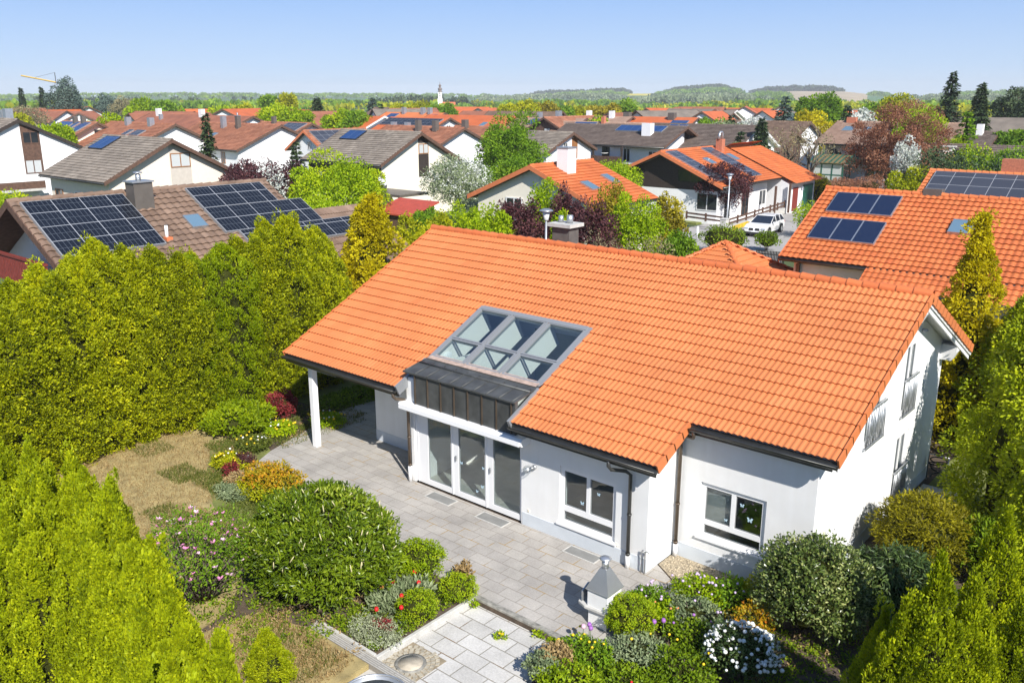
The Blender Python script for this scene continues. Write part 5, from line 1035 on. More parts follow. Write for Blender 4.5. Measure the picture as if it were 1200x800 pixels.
shrub('drooping_evergreen', 'dark drooping narrow leaved evergreen right of the glossy shrub', (-4.75,1.75), 113, 1.75, (.95,.9), 'bamboo', 7500, .17, clumps=60, cr=.3, corek=.76, fill=.85, wl=.22, droop=.9, updir=.1)
shrub('golden_yew', 'olive gold spreading yew against the white gable wall', (-5.05,4.5), 114, 1.75, (1.0,1.15), 'yew', 10500, .11, clumps=70, cr=.28, corek=.75, fill=.8, wl=.3)
shrub('bamboo', 'fresh green upright shrub between the yew and the right hand conifers', (-3.75,4.9), 115, 1.5, (.6,.7), 'boxd', 4200, .13, clumps=30, corek=.7, updir=1, wl=.3)
# right foreground thujas
protoR = [assemble('crown', column_parts(rs(120+i), 3.0, .60, 40000, .045, pw=.85, clumps=420, up=.7, spread=.7, cone=1.4, corek=.60, lumpy=.16, rc=.07, zs=2.2, rough=.12, tips=4, ribs=17), [LM['gold' if i==9 else 'thuja'], TWIG]) for i in range(3)]
for i,(px,py,z) in enumerate([(1107,637,4.5),(1066,690,3.8),(1040,704,3.2),(1026,752,2.6),(1092,765,2.9),(1148,668,4.1),(1184,586,4.3),(1225,600,4.0),(1160,745,3.2),(1202,690,3.8),(1232,650,3.6)]):
    p = at(px,py,z); t = thing('thuja', 'yellow green thuja in the lower right corner group', 'thuja', (p[0],p[1],-.05), i*1.3, 'thujas in the lower right corner'); f = z/3.0; t.scale = (f*.80,f*.80,f); put('crown', protoR[i%3], t)
# conifers behind the gable on the right
def conifer(name,label,loc,seed,H,Rad,leaf,lv,Ln,cat='conifer',group=None,trunk=.12,**kw):
    r = rs(seed); t = thing(name,label,cat,(loc[0],loc[1],loc[2] if len(loc)>2 else -.05),0,group); add_crown('crown',t,spruce_parts(r,H,Rad,lv,Ln,**kw),leaf); put('trunk',trunk_mesh('trunk',r,H*.9,trunk,[],BARK,.004),t); return t
def drape(name,label,loc,seed,H,Rad,leaf,n=20000,Ln=.11,pw=.75,taper=1.15,rc=.26,cl=190,corek=.5,lumpy=.25):
    t = thing(name,label,'conifer',(loc[0],loc[1],-.05)); add_crown('crown',t,column_parts(rs(seed),H,Rad,n,Ln,pw=pw,clumps=cl,up=-.15,spread=1.0,taper=taper,corek=corek,lumpy=lumpy,rc=rc,zs=.9,rough=.12,tips=5),leaf); put('trunk',trunkH,t).scale = (1,1,H/5); return t
drape('golden_cypress','slender golden cypress with narrow tip rising in front of the neighbouring orange roof',(-6.75,13.8),130,7.0,1.95,'gold',34000,.11,pw=1.0,taper=1.0,rc=.24,cl=460,lumpy=.18)
for i,(x,y,H,Rd,lab) in enumerate([(-5.1,12.6,4.9,1.3,'broad yellow green conifer just right of the gable, at the foot of the golden cypress'),(-4.0,7.9,6.1,1.35,'tall yellow green conifer standing right of the path beside the gable wall'),(-3.0,13.2,5.6,1.5,'yellow green conifer at the right edge behind the tall one'),(-2.9,5.6,4.3,1.1,'yellow green conifer at the right edge above the corner thujas')]):
    drape('cypress',lab,(x,y),140+i,H,Rd,'thuja' if i!=2 else 'hedge',28000,.105,pw=.7,taper=1.3,rc=.28,cl=280)
# dim shrubs and bare stems behind the porch
shrub('bare_shrub','bare many stemmed shrub in the shade behind the porch post',(-23.2,5.4),150,2.4,(1.2,1.0),'bare',900,.08,corek=0,stems=20,clumps=40)
shrub('shade_shrub','dark evergreen in the deep shade beyond the patio end',(-24.2,7.4),151,2.6,(1.4,1.8),'bamboo',5200,.14,corek=.7,clumps=40)
shrub('shade_groundcover','green ground cover along the shaded end of the patio',(-23.4,3.6),152,.35,(.8,1.6),'boxd',2400,.10,corek=.5,clumps=40)
def cover(label,polys,seed,leaf,Ln=.07):
    r = rs(seed); P=[]
    for (x0,x1,y0,y1,k) in polys:
        c_ = np.stack([r.uniform(x0,x1,k//30),r.uniform(y0,y1,k//30)],1); i = r.integers(0,len(c_),k); q = c_[i]+r.normal(0,.09,(k,2)); P.append(np.column_stack([np.clip(q[:,0],x0,x1),np.clip(q[:,1],y0,y1),-.04+np.abs(r.normal(0,.06,k))]))
    P = np.concatenate(P); n=len(P); D = unit(rdir(r,n)+np.array([0,0,.5])); N = unit(np.array([0,0,1.])+r.normal(0,.5,(n,3))); V,F = leaf_faces(r,P,D,N,Ln*r.uniform(.5,1.5,n),Ln*.5)
    o = put('ground_cover', npmesh('ground_cover',V,F,LM[leaf],r.uniform(0,1,n))); tag(o,label,'ground cover',kind='stuff')
cover('low green ground cover between the shrubs of both flower beds',[(-8.85,-4.2,-6,1.4,15000),(-13.3,-11.95,-5.3,-2.85,3500),(-17.3,-13,-7.2,-2.7,9000),(-5.6,-3,1.4,9,6000)],170,'boxd')
cover('dry leaf litter and straw between the shrubs',[(-8.85,-4.2,-6,1.4,2500),(-15,-11.95,-7.2,-2.85,2500),(-26,-24.2,-8,2,2500),(-24.4,-21.6,-2.4,3,1500)],171,'straw',.06)
cover('low grey green ground cover along the lawn and patio edge',[(-24.3,-21.9,-.9,3.0,5000),(-21.4,-18.6,-3.5,-2.7,2500)],172,'grass',.06)
# grass tufts on the lawns
def blades(name,label,polys,n,Ln,leaf):
    r = rs(7); P=[]
    for (x0,x1,y0,y1,k) in polys: P.append(np.stack([r.uniform(x0,x1,k),r.uniform(y0,y1,k),np.full(k,-.02)],1))
    P = np.concatenate(P); n=len(P); D = unit(r.normal(0,.5,(n,3))+np.array([0,0,1.])); V,F = leaf_faces(r,P,D,rdir(r,n),Ln*r.uniform(.5,1.4,n),.012)
    t = put(name, npmesh(name,V,F,LM[leaf],r.uniform(0,1,n))); tag(t,label,'grass',kind='stuff')
blades('grass','short green grass along the lawn edge',[(-23.6,-21.9,-2.0,-.9,2500),(-21.9,-19.5,-3.6,-2.6,2500),(-19.5,-17.3,-4.6,-3.0,3500),(-22.6,-21.5,-.6,2.6,1500)],0,.11,'grass')
blades('dry_grass','short dry grass on the brown lawn',[(-25.6,-20,-6.8,-1.6,15000),(-20,-17.0,-6.8,-4.2,7000),(-14.8,-12,-7.6,-5.75,6000)],0,.085,'straw')
blades('lawn_tufts','greener tufts of grass scattered through the dry lawn',[(-25,-24,-3.6,-2.6,700),(-22.8,-21.6,-3.9,-3.0,1500),(-20.8,-19.6,-5.4,-4.6,1200),(-22,-21,-6.2,-5.4,600),(-14.2,-12.2,-6.9,-5.9,1300),(-19.2,-17.2,-5.6,-4.4,1800)],0,.10,'grass')
for i,(x,y) in enumerate([(-10.55,-3.35),(-10.0,-2.8),(-9.65,-2.8),(-11.7,-2.85)]):
    s_=shrub('weed','tiny green weed growing in a joint of the pale yard paving' if i else 'dandelion with yellow flower in the middle of the pale yard paving',(x,y,-.14),160+i,.12,(.13,.12),'spring',90,.07,'weed','weeds in the yard joints' if i else None,clumps=6,corek=0,stems=2)
    if not i: flowers(s_,'blossom',rs(1),[(0,0,.13),(.05,.03,.12)],.025,FL['yellow'])
# ================================================================== trees and shrubs between the houses
def P2(px,py): return tuple(at(px,py,0)[:2])
Q = lambda px,py,d: (CAM[0]+math.sin(bearing(px,py or 130))*d, CAM[1]+math.cos(bearing(px,py or 130))*d)
def topz(py,d): return CAM[2]+(113-py)*d/1040
drape('golden_cypress','golden drooping cypress rising between the solar roof and the left end of the ridge',Q(436,285,35.5),200,6.4,1.7,'gold',30000,.14,pw=.62,taper=1.2,rc=.36,cl=240)
tree('maple','bright yellow green maple in front of the ivory gable house',(-50,24.6),201,6.3,(4.2,3.6,2.9),'spring',6500,.34,clumps=34,cr=.30,fill=.35)
tree('maple','bright green lower tree between the yellow maple and the solar roof',(-44.5,18.5),202,4.2,(2.8,2.6,2.0),'spring',3600,.3,clumps=26,cr=.32)
r = rs(9); t = tree('blossom_tree','rounded tree with white blossom before the ivory gable',(-49.8,36.4),203,5.6,(3.0,2.8,2.6),'sage',4800,.26,clumps=30); parts,_ = crown_parts(rs(204),(0,0,3.2),(3.0,2.8,2.5),1600,.22,30,.34); add_crown('blossom',t,parts,'blossom')
tree('ash_tree','tall fresh green tree left of the orange roof with white chimney',(-53,46.5),205,8.8,(3.9,3.6,4.2),'green',8500,.36,clumps=46,cr=.26,fill=.3)
tree('ash_tree','lower green tree at the foot of the tall fresh green one',(-49.5,42.8),206,5.2,(2.6,2.4,2.4),'green',3600,.34,clumps=26)
for i,(px,pyt,wp,d,lf,lab) in enumerate([(475,250,56,40,'yellow','yellow green hedge shrub behind the left end of the ridge'),(512,246,64,41,'yellow','yellow olive hedge shrub behind the ridge, second from its left end'),(550,233,74,44,'spring','fresh green shrub behind the ridge under the blossom tree'),(585,240,60,41,'spring','bright green shrub behind the ridge left of the dark red ones'),(500,238,50,52,'green','green shrub beside the red shed roof'),
    (615,227,70,42,'purple','dark purple shrub left of the street lamp beyond the ridge'),(590,228,44,45,'purple','dark purple shrub under the left verge of the orange roof'),(690,228,78,41,'purple','dark purple shrub right of the street lamp beyond the ridge'),(664,213,44,44,'purple','tall dark purple shrub below the white chimney'),(638,203,56,46,'spring','bright green small tree before the cream gable'),(658,238,30,39,'spring','bright green shoots between the two dark purple shrubs'),
    (715,208,62,46,'olive','bronze olive shrub below the orange roof skylights'),(745,213,80,43,'spring','bright green tree below the right end of the orange roof'),(782,222,56,46,'olive','bronze olive shrub right of the bright green tree'),(700,264,74,35,'bare','bare grey brown shrub right of the chimney'),(735,266,70,36,'bare','bare reddish twiggy shrub beyond the middle of the ridge'),(766,262,60,38,'bare','bare brown twiggy shrub left of the street corner'),(796,264,56,42,'green','light green leafy shrub at the street corner')]):
    x,y = Q(px,250,d); w_ = wp/2*d/1040; H_s = topz(pyt,d); r = rs(220+i)
    if H_s > 3 and lf != 'bare': tree('garden_tree',lab,(x,y),220+i,H_s,(w_,w_,H_s*.47),lf,9000,.15,cat='shrub',clumps=50,cr=.26,fill=.35,trunk=.09,shell=.45)
    else: shrub('garden_shrub',lab,(x,y),220+i,H_s,(w_,w_*.9),lf,5200 if lf!='bare' else 2200,.14 if lf!='bare' else .08,clumps=34,cr=.28,corek=.4 if lf!='bare' else .0,fill=.4,stems=8 if lf!='bare' else 24)
tree('maple','bright green round tree before the dark timber gable',(-41.6,46.5),240,5.2,(2.5,2.3,2.3),'spring',3800,.28,clumps=30)
p = P2(853,262); tree('purple_plum','dark purple leaved tree behind the street lamp and paddock fence',(p[0]-1.2,p[1]+1.2),241,5.0,(2.7,2.5,2.2),'purple',5200,.24,clumps=34,cr=.28)
p = P2(848,296); shrub('box_ball','dark green round shrub on the street corner beyond the garage roof',(p[0],p[1]),242,1.9,(1.8,1.4),'boxd',3000,.14,corek=.8)
p = P2(898,292); shrub('topiary','small olive topped tree by the bar gate',(p[0],p[1]),243,1.3,(.9,.8),'boxd',1600,.14,corek=.7)
p = P2(940,276); shrub('garden_shrub','light green shrub between street and the near neighbour roof',(p[0]+.8,p[1]),244,2.6,(1.7,1.6),'spring',2400,.18,corek=.5)
p = P2(878,250); 
t = thing('clipped_hedge','yellow clipped hedge block at the end of the garage','hedge',(-34.3,71.3,-.05)); parts,_ = crown_parts(rs(245),(0,0,1.25),(1.3,1.0,1.5),3000,.16,60,.25,fill=.95,corek=.8); add_crown('foliage',t,parts,'gold')
p = P2(925,242); shrub('red_maple','small red maple before the green garage door',(p[0],p[1]),246,1.9,(1.0,.9),'red',1400,.16,corek=.4)
# copper beech and blossom tree
tree('copper_beech','big copper leaved tree behind the near neighbour roof',Q(1052,165,84),250,9.9,(4.7,4.4,4.7),'copper',11500,.27,clumps=90,cr=.17,fill=.2,trunk=.28,shell=.3)
tree('cherry_tree','white blossoming tree in front of the copper leaved one',Q(1062,185,77),251,7.0,(1.3,1.3,2.2),'blossom',2600,.2,clumps=26,cr=.26,fill=.2)
for i,(px,py,z,rx,lab) in enumerate([(1020,218,2.4,2.4,'copper'),(1060,222,2.2,2.0,'copper'),(985,218,1.8,2.0,'copper')]):
    p = at(px,py,z*.5); shrub('garden_shrub',['low copper shrub left below the copper tree','low copper shrub right below the copper tree','low copper shrub by the cross street'][i],(p[0],p[1]),255+i,z,(rx,rx),'copper',1600,.22,corek=.4)
p = at(1003,197,1.2); shrub('red_shrub','crimson round shrub beside the green conservatory',(p[0],p[1]),260,3.0,(2.0,1.7),'red',2200,.28,corek=.6)
p = at(972,200,1.0); shrub('box_ball','yellow green clipped ball before the conservatory',(p[0],p[1]),261,2.0,(1.3,1.2),'boxd',1500,.2,corek=.8)
for i,(px,py,lab) in enumerate([(940,192,'left'),(958,190,'right')]):
    p = at(922+i*22,190,1.0); t = thing('clipped_hedge',f'yellow green clipped hedge beyond the street, {lab} part','hedge',(p[0],p[1],-.05)); parts,_ = crown_parts(rs(262+i),(0,0,.9),(2.2,1.0,1.1),2400,.26,50,.3,fill=.9,corek=.85); add_crown('foliage',t,parts,'thuja')
# conifers and other marked trees among the houses
def topz(py,d): return CAM[2]+(113-py)*d/1040
def con_at(label,px,pytop,d,Rad,leaf,lv,Ln,seed,**kw):
    x,y = Q(px,0,d); return conifer('conifer',label,(x,y,-.1),seed,topz(pytop,d)+.1,Rad,leaf,lv,Ln,**kw)
con_at('slim dark conifer standing in front of the white row house on the left',240,131,90,1.5,'spruce',22,.4,270,per=8,dens=26)
con_at('small dark conifer left of the small white gable',344,162,86,1.6,'spruce',14,.4,271,per=8,dens=26)
con_at('tall dark spruce right of the hill field',1112,89,150,3.0,'spruce',24,.6,272,per=9,dens=34,irregular=.3)
con_at('tall dense dark conifer, right one of the tall pair',1147,101,140,3.0,'spruce',24,.6,273,per=10,dens=38)
con_at('slender spruce with open branches before the white gable',894,136,104,2.1,'spruce',20,.5,274,per=8,dens=41,irregular=.3)
con_at('short dark bushy conifer before the brown roof with two blue panels',870,150,100,1.9,'spruce',12,.5,275,per=9,dens=26)
con_at('blue green conifer far left of the brown field',920,112,150,3.0,'bluesp',16,.7,276,per=8,dens=30)
con_at('dark conifer beyond the reddish tree top',993,122,150,2.0,'spruce',16,.6,277,per=8,dens=26)
con_at('broad dark conifer among the far village roofs',372,115,190,4.0,'spruce',18,.9,278,per=9,dens=34)
con_at('blue spruce at the far tree line',437,114,260,3.2,'bluesp',14,1.0,279,per=8,dens=30)
con_at('small black green conifer beside the blue spruce',446,121,250,2.0,'spruce',12,.9,280,per=7,dens=22)
con_at('tall dark green conifer over the dark fir at the far right',1135,128,100,2.6,'green',16,.5,281,per=8,dens=26)
for i,(px,py,d) in enumerate([(28,105,330),(52,104,300)]): con_at(['slimmer left one of the two thin dark conifers on the skyline','taller right one of the two thin dark conifers on the skyline'][i],px,py,d,1.9,'spruce',24,.8,282+i,per=7,dens=26,droop=.6)
def pine(label,px,pytop,d,w,seed,leaf='bluesp',n=5200,Ln=.7):
    x,y = Q(px,0,d); H = topz(pytop,d); tree('pine',label,(x,y,-.1),seed,H,(w,w*.9,H*.45),leaf,n,Ln,clumps=60,cr=.22,fill=.25,trunk=.35,wl=.5)
pine('wide dark pine on the left skyline',80,94,250,5.6,290); pine('smaller dark pine right of the wide one',125,108,300,4.6,291,n=2600,Ln=.8); pine('big dark pine at the right edge of the village',1192,103,170,4.4,292,'spruce')
pine('round dark green tree at the right edge above the brown roof',1197,143,120,3.6,293,'green')
def rnd(label,px,pytop,d,w,leaf,seed,hz=None,n=1800,Ln=None,group=None,py0=None):
    x,y = Q(px,0,d); H = topz(pytop,d); rz = hz or min(H*.48,w); tree('tree',label,(x,y,-.1),seed,H,(w,w,rz),leaf,n,Ln or d/210,clumps=26,cr=.34,fill=.45,trunk=.25,group=group)
rnd('bright green dome shaped tree behind the cream house with blue panels',125,130,125,3.6,'spring',300,n=2600)
rnd('bright green bush at the left end of the blue panelled roof',62,138,118,2.4,'spring',301)
rnd('left one of the two bright green trees beyond the long row roof',167,117,240,4.6,'spring',302,n=2400); rnd('right one of the two bright green trees beyond the long row roof',194,118,236,5.0,'green',303,n=2400)
rnd('yellow green low tree beyond the row roof chimneys',262,125,220,5.2,'spring',304); rnd('dull green tree at the right of the row roof',286,122,235,3.6,'yellow',305)
rnd('great bright green tree left of the grey roofed house',322,121,175,4.2,'spring',306,n=3200); rnd('bright green tree right half of the great pair',347,126,170,3.8,'spring',307,n=3000)
rnd('tall olive poplar behind the bright green pair',338,110,260,3.4,'yellow',308,hz=5); rnd('tall pale green poplar behind the bright green pair',315,111,270,3.4,'green',309,hz=5)
rnd('round bright green tree above the grey ridge, left',397,128,150,3.0,'spring',310,n=2600); rnd('round deep green tree above the grey ridge, right',418,128,148,3.2,'green',311,n=2600)
rnd('yellow green tree in front of the far tree line',465,122,230,3.0,'yellow',312); rnd('olive tree before the church',492,121,240,5.0,'yellow',313,n=2200); rnd('green tree right of the church tower foot',545-20,123,220,2.6,'green',314); rnd('dark green tree below the church tower',508,124,210,3.2,'green',318)
for i,(px,py,w,lf) in enumerate([(594,122,3.2,'yellow'),(617,117.5,3.4,'yellow'),(637,118.5,4.0,'olive'),(661,123,3.6,'green'),(677,125,2.2,'yellow'),(695,121.5,3.6,'olive'),(713,121.5,3.2,'olive'),(731,118,3.8,'green'),(605,124,2.6,'green')]):
    rnd(['olive round tree left in the row beyond the middle roofs','tall olive dome tree in the row beyond the middle roofs','broad bronze dome tree in the row beyond the middle roofs','low green tree in the row beyond the middle roofs','small yellow tree in the row beyond the middle roofs','bronze tree left of the pale square chimneys','bronze tree right beside its twin over the square chimneys','fresh green tree at the right end of the row beyond the roofs','low dark green tree at the left of the row beyond the middle roofs'][i],px,py,200+i*4,w,lf,320+i,n=1900)
conifer('small_conifer','slim yellow green conifer before the brown roof with small panel',Q(662,0,92),330,5.2,1.0,'thuja',14,.35,per=9,dens=26)
rnd('bright green tree sloping over the brown roofs left of the balcony house',700,136,128,2.8,'spring',331,n=2600); rnd('bright lime tree right behind the copper tree',1082,124,120,3.2,'spring',332,n=2600); rnd('bright lime shrub tree left of the tall conifers',1072,132,112,2.4,'spring',333)
rnd('tall light green poplar right of the brown field',967,110,170,3.8,'green',334,hz=4.2,n=2600); rnd('yellow flowering broad tree below the light green poplar',953,128,140,3.8,'gold',335,n=2400); rnd('green poplar left of the light one',946,113,180,2.6,'green',336,hz=4); rnd('olive green tree under the far hill',1048,113,190,5.0,'yellow',337,n=2600); rnd('pale blossoming tree beyond the reddish roof',1010,127,170,2.6,'blossom',338); rnd('dull green tree before the hill field',1020,121,200,3.2,'green',339)
rnd('bare pale tree before the brown timber house, left',930,140,92,2.4,'bare',340,n=800,Ln=.2); rnd('bare budding tree before the brown timber house, right',955,138,94,2.6,'bare',341,n=800,Ln=.2); rnd('bare pale willow at the left skyline',30,119,210,5.0,'bare',342,n=2600,Ln=.5); rnd('bare tree right of the smaller dark pine',143,112,290,4.0,'bare',343,n=1600,Ln=.6); rnd('yellow willow at the left among the far roofs',14,127,190,3.6,'yellow',344)
rnd('grey white blossoming tree among the far roofs on the right',882,135,130,3.0,'blossom',345); rnd('dark garden tree left of the flat grey roof',838,134,130,3.4,'green',346,n=2200); rnd('light green garden tree before the cream gable',852,139,122,2.8,'sage',347)
con_at('dark green conifer beside the cream gable of the flat grey roof',858,133,125,1.2,'spruce',14,.5,348,per=7,dens=22)
# purple trees and hedges right of the solar roof ridge
for i,(px,py,z,rx) in enumerate([(300,205,5.4,2.6),(335,205,5.2,2.6),(285,195,5.6,1.8)]):
    x,y = Q(px,200,66+i*2); shrub('purple_tree',['dark purple tree behind the solar roof ridge, left one','dark purple tree behind the solar roof ridge, right one','tall dark purple tree behind the solar roof, leftmost'][i],(x,y),350+i,topz(183 if i<2 else 180,66+i*2),(rx,rx),'purple',3600,.3,corek=.4,fill=.4)
x,y = Q(318,190,64); shrub('blossom_tree','white blossom branch rising among the purple trees',(x,y),353,topz(180,64),(1.3,1.2),'blossom',700,.2,corek=0,fill=.2)
x,y = Q(5,215,70); shrub('garden_shrub','bright green shrub at the left edge below the white gable',(x,y),354,topz(205,70),(2.6,2.2),'spring',2600,.3,corek=.5)
x,y = Q(75,226,62); shrub('pink_shrub','pink flowering shrub in front of the grey roofed cream house',(x,y),355,topz(222,62),(3.0,1.2),'green',1500,.25,corek=.5); 
# evergreen masses between the right hand houses
for i,(px,py,d,w,lf) in enumerate([(1105,165,70,2.4,'spruce'),(1130,172,66,2.6,'spruce'),(1150,185,60,2.2,'boxd'),(1120,150,96,2.6,'hedge2'),(1140,160,84,2.4,'spring'),(1165,168,78,2.6,'green'),(1185,172,70,2.6,'spruce'),(1070,185,66,1.8,'hedge'),(1200,160,76,2.6,'green')]):
    x,y = Q(px,165,d); shrub('evergreen_shrub','green tree '+['dark and pointed beside the white gable end','dark and wide before the tall conifer pair','low and mid green beside the dark wide one','olive, under the tall conifer pair','lime green, right of the tall conifer pair','mid green, below the dark low roof','dark, right of the dark low roof','olive, left of the white gable end','mid green at the right edge under the round tree'][i],(x,y),360+i,topz(py,d),(w,w),lf,2600,d/210,cat='tree',corek=.5,fill=.5)
# ------------------------------------------------------------------ far woods: too many to count
def wood(name,label,seed,bands,leaf,Hm=(8,11),Wm=(3,5),con=False,q=26):
    r = rs(seed); Vs=[];Fs=[];Ts=[];b=0
    for (p0,p1,d0,d1,n) in bands:
        pxs = r.uniform(p0,p1,n); dd = np.sqrt(r.uniform(d0*d0,d1*d1,n)); a = np.arctan((pxs-600)*math.cos(PITCH)/FPX)+YAW
        X = CAM[0]+dd*np.sin(a); Y = CAM[1]+dd*np.cos(a); Z0 = hill(pxs,dd)-.4; ed = np.minimum(pxs-p0,p1-pxs)/(p1-p0); H = r.uniform(*Hm,n)*np.clip(.3+ed*4.5+.25*np.sin(pxs*.19)+.2*np.sin(pxs*.51+1),.35,1.1); W = r.uniform(*Wm,n); tt = np.clip(r.normal(.45,.22,n),0,1)
        k = np.repeat(np.arange(n),q); d = rdir(r,n*q); d[:,2] = np.abs(d[:,2])*np.where(r.uniform(size=n*q)<.8,1,-.6); u = np.cbrt(r.uniform(.3,1,n*q))
        if con: hh = r.uniform(.1,1,n*q); P = np.stack([X[k]+d[:,0]*W[k]*.5*(1.05-hh),Y[k]+d[:,1]*W[k]*.5*(1.05-hh),Z0[k]+H[k]*hh],1)
        else: P = np.stack([X[k]+d[:,0]*W[k]*u,Y[k]+d[:,1]*W[k]*u,Z0[k]+H[k]*(.56+.44*d[:,2]*u)],1)
        V,F = leaf_faces(r,P,unit(d+np.array([0,0,.3])+r.normal(0,.4,(n*q,3))),unit(d+r.normal(0,.4,(n*q,3))+np.array([0,0,.3])),W[k]*(.75 if not con else .8),W[k]*.6); Vs.append(V);Fs.append(F+b);b+=len(V);Ts.append(np.clip(tt[k]+r.normal(0,.1,n*q),0,1))
    o = put(name,npmesh(name,np.concatenate(Vs),np.concatenate(Fs),LM[leaf],np.concatenate(Ts))); tag(o,label,'woodland',kind='stuff')
wood('woodland','light green belt of trees beyond the village',400,[(-60,560,480,950,420),(560,760,600,1000,160),(760,1260,520,900,160)],'green',(3.6,6.0))
wood('woodland','olive spring trees along the edge of the far fields',401,[(-60,760,420,900,180),(760,1260,380,900,220)],'yellow',(3.2,5.4))
wood('woodland','pale poplars in rows under the wooded hill',402,[(740,905,1100,1500,360),(1040,1260,1100,1600,220),(560,740,1400,1800,150)],'sage',(5,9),(4,6))
wood('woodland','dark conifer wood along the hill crest',403,[(780,862,2250,2620,640),(880,985,2450,2640,380),(690,738,2450,2640,230),(622,700,2540,2640,120),(1182,1260,2350,2640,200)],'spruce',(5,10),(8,12),True,30)
wood('woodland','green deciduous trees on the hillsides',404,[(770,870,1800,2300,170),(640,735,1900,2400,90),(880,925,1300,1900,140),(1020,1045,2100,2500,70),(1100,1260,1600,2400,160),(-60,640,1800,2600,420)],'green',(4,7),(5,8))
wood('woodland','dark spruces standing in the tree belt',405,[(430,560,800,1000,110),(-60,430,900,1300,70),(760,1000,1000,1500,40)],'spruce',(5,8.5),(4,6),True,26)
# ================================================================== barbecue
t = thing('garden_barbecue', 'white masonry barbecue with stainless steel pyramid hood at the patio edge', 'barbecue', (-9.20,-1.75,0), R(0))
m = MB(); m.box(-.22,.22,-.22,.24,0,.36); ob('base', m, M['plaster'], t, bevel=.01)
m = MB(); m.prism([(-.26,-.30),(.27,-.28),(.27,.26),(-.26,.26),(-.46,.20),(-.54,.0),(-.46,-.22)], 'z', .362,.42); ob('shelf', m, M['concrete'], t, bevel=.008)
m = MB(); m.box(-.23,.24,.20,.245,.42,.80); m.box(.19,.24,-.235,.198,.42,.80); m.box(-.23,.188,-.235,-.19,.42,.80); ob('fire_chamber', m, M['plaster'], t)
m = MB(); m.box(-.22,.185,-.185,.195,.422,.44); ob('ash_tray', m, M['black'], t)
m = MB(); m.hexa([(-.26,-.265,.802),(.27,-.265,.802),(.27,.275,.802),(-.26,.275,.802),(-.07,-.07,1.23),(.08,-.07,1.23),(.08,.08,1.23),(-.07,.08,1.23)]); m.box(-.265,.275,-.27,.28,.785,.8005)
ho = ob('hood', m, M['steel'], t)
m = MB(); m.cyl((.005,.005,1.232),(.005,.005,1.39),.072,n=18); fl = ob('flue', m, M['steel'], t); m = MB(); m.lathe((.005,.005,1.43),[(.05,-.03),(.118,-.01),(.122,0),(.08,.025),(.02,.04)],20); ob('flue_cap', m, M['steel'], fl)
for k in range(3): m = MB(); a = k*2.1; m.cyl((.06*math.cos(a),.005+.06*math.sin(a),1.39),(.06*math.cos(a),.005+.06*math.sin(a),1.425),.008,n=5); ob('cap_strut', m, M['steel'], fl)
m = MB(); m.prism([(-.20,.44),(.21,.44),(.21,.66),(.005,.76),(-.20,.66)], 'x', -.40,-.375); ob('spark_guard', m, M['galv'], t)
# grates set flush in the patio by the wall
M['grate'] = plain('light_well_grating', (.28,.28,.27), .6, .3, noise=.1)
def grate(x0,x1,y0,y1,label):
    t = thing('light_well_grate', label, 'grate', ((x0+x1)/2,(y0+y1)/2,.002), 0, 'grates along the house wall')
    w,d = (x1-x0)/2,(y1-y0)/2; m = MB()
    m.box(-w,w,-d,-d+.03,0,.014); m.box(-w,w,d-.03,d,0,.014); m.box(-w,-w+.03,-d+.03,d-.03,0,.014); m.box(w-.03,w,-d+.03,d-.03,0,.014); ob('frame', m, M['concrete'], t)
    m = MB(); m.box(-w+.03,w-.03,-d+.03,d-.03,0,.006)
    for k in range(int(w*2/.035)): x=-w+.04+k*.035; m.box(x,x+.008,-d+.032,d-.032,.0062,.011)
    ob('grid', m, M['grate'], t)
grate(-16.05,-15.15,-.09,.29,'grey grate in the patio before the left and middle door panes'); grate(-14.25,-13.35,-.09,.29,'grey grate in the patio before the right door pane, beside the wall lamp'); grate(-11.55,-10.65,-.03,.33,'grey grate in the patio below the kitchen window')
# manhole in a ring of setts
t = thing('manhole_cover', 'round concrete manhole cover ringed by small setts in the pale paving', 'manhole', (-11.30,-5.02,-.135))
m = MB(); m.lathe((0,0,.004),[(.30,0),(.30,.012),(.245,.014)],28); ob('frame', m, M['oldconcrete'], t)
m = MB(); m.lathe((0,0,.006),[(.235,0),(.235,.016),(.0,.018)],28); ob('lid', m, plain('sandy_concrete_lid',(.42,.37,.29),.9,noise=.25,scale=7), t)
m = MB()
for r,n in ((.34,19),(.425,24),(.51,29)):
    for k in range(n):
        a = 2*math.pi*k/n + r*3; c,s = math.cos(a),math.sin(a); h = .036
        if abs(r*c) > .44 or abs(r*s) > .50: continue
        p = [(r*c+(u*c-v*s)*h*1.0, r*s+(u*s+v*c)*h*1.15) for u,v in ((-1,-1),(1,-1),(1,1),(-1,1))]
        zz = .012+rng.uniform(0,.006); m.hexa([(x,y,-.05) for x,y in p]+[(x,y,zz) for x,y in p])
ob('sett_ring', m, plain('sandy_setts',(.40,.36,.28),.9,noise=.3,scale=11), t)
m = MB(); m.box(-.455,.46,-.405,.50,-.02,.003); ob('joint_sand', m, plain('joint_sand',(.27,.22,.15),.95,noise=.3), t)
# rim of a round metal tub at the lower edge
c = at(437,815,.62); t = thing('metal_tub', 'round metal tub with bright rim beside the drain strip, cut by the bottom edge', 'tub', (c[0],c[1],-.1))
m = MB(); m.lathe((0,0,0),[(.5,0),(.58,.68),(.56,.68),(.54,.60)],32); ob('body', m, M['galv'], t)
m = MB(); m.lathe((0,0,.60),[(.54,0),(.54,.03),(.0,.05)],32); ob('lid', m, plain('grey_olive_lid',(.22,.22,.18),.4,noise=.1), t)
m = MB(); m.tube([(.585*math.cos(a*math.pi/16),.585*math.sin(a*math.pi/16),.69) for a in range(33)],.022,n=8); ob('rim', m, M['steel'], t)
m = MB(); m.ball((.30,.42,.70),.045); ob('knob', m, M['white'], t)

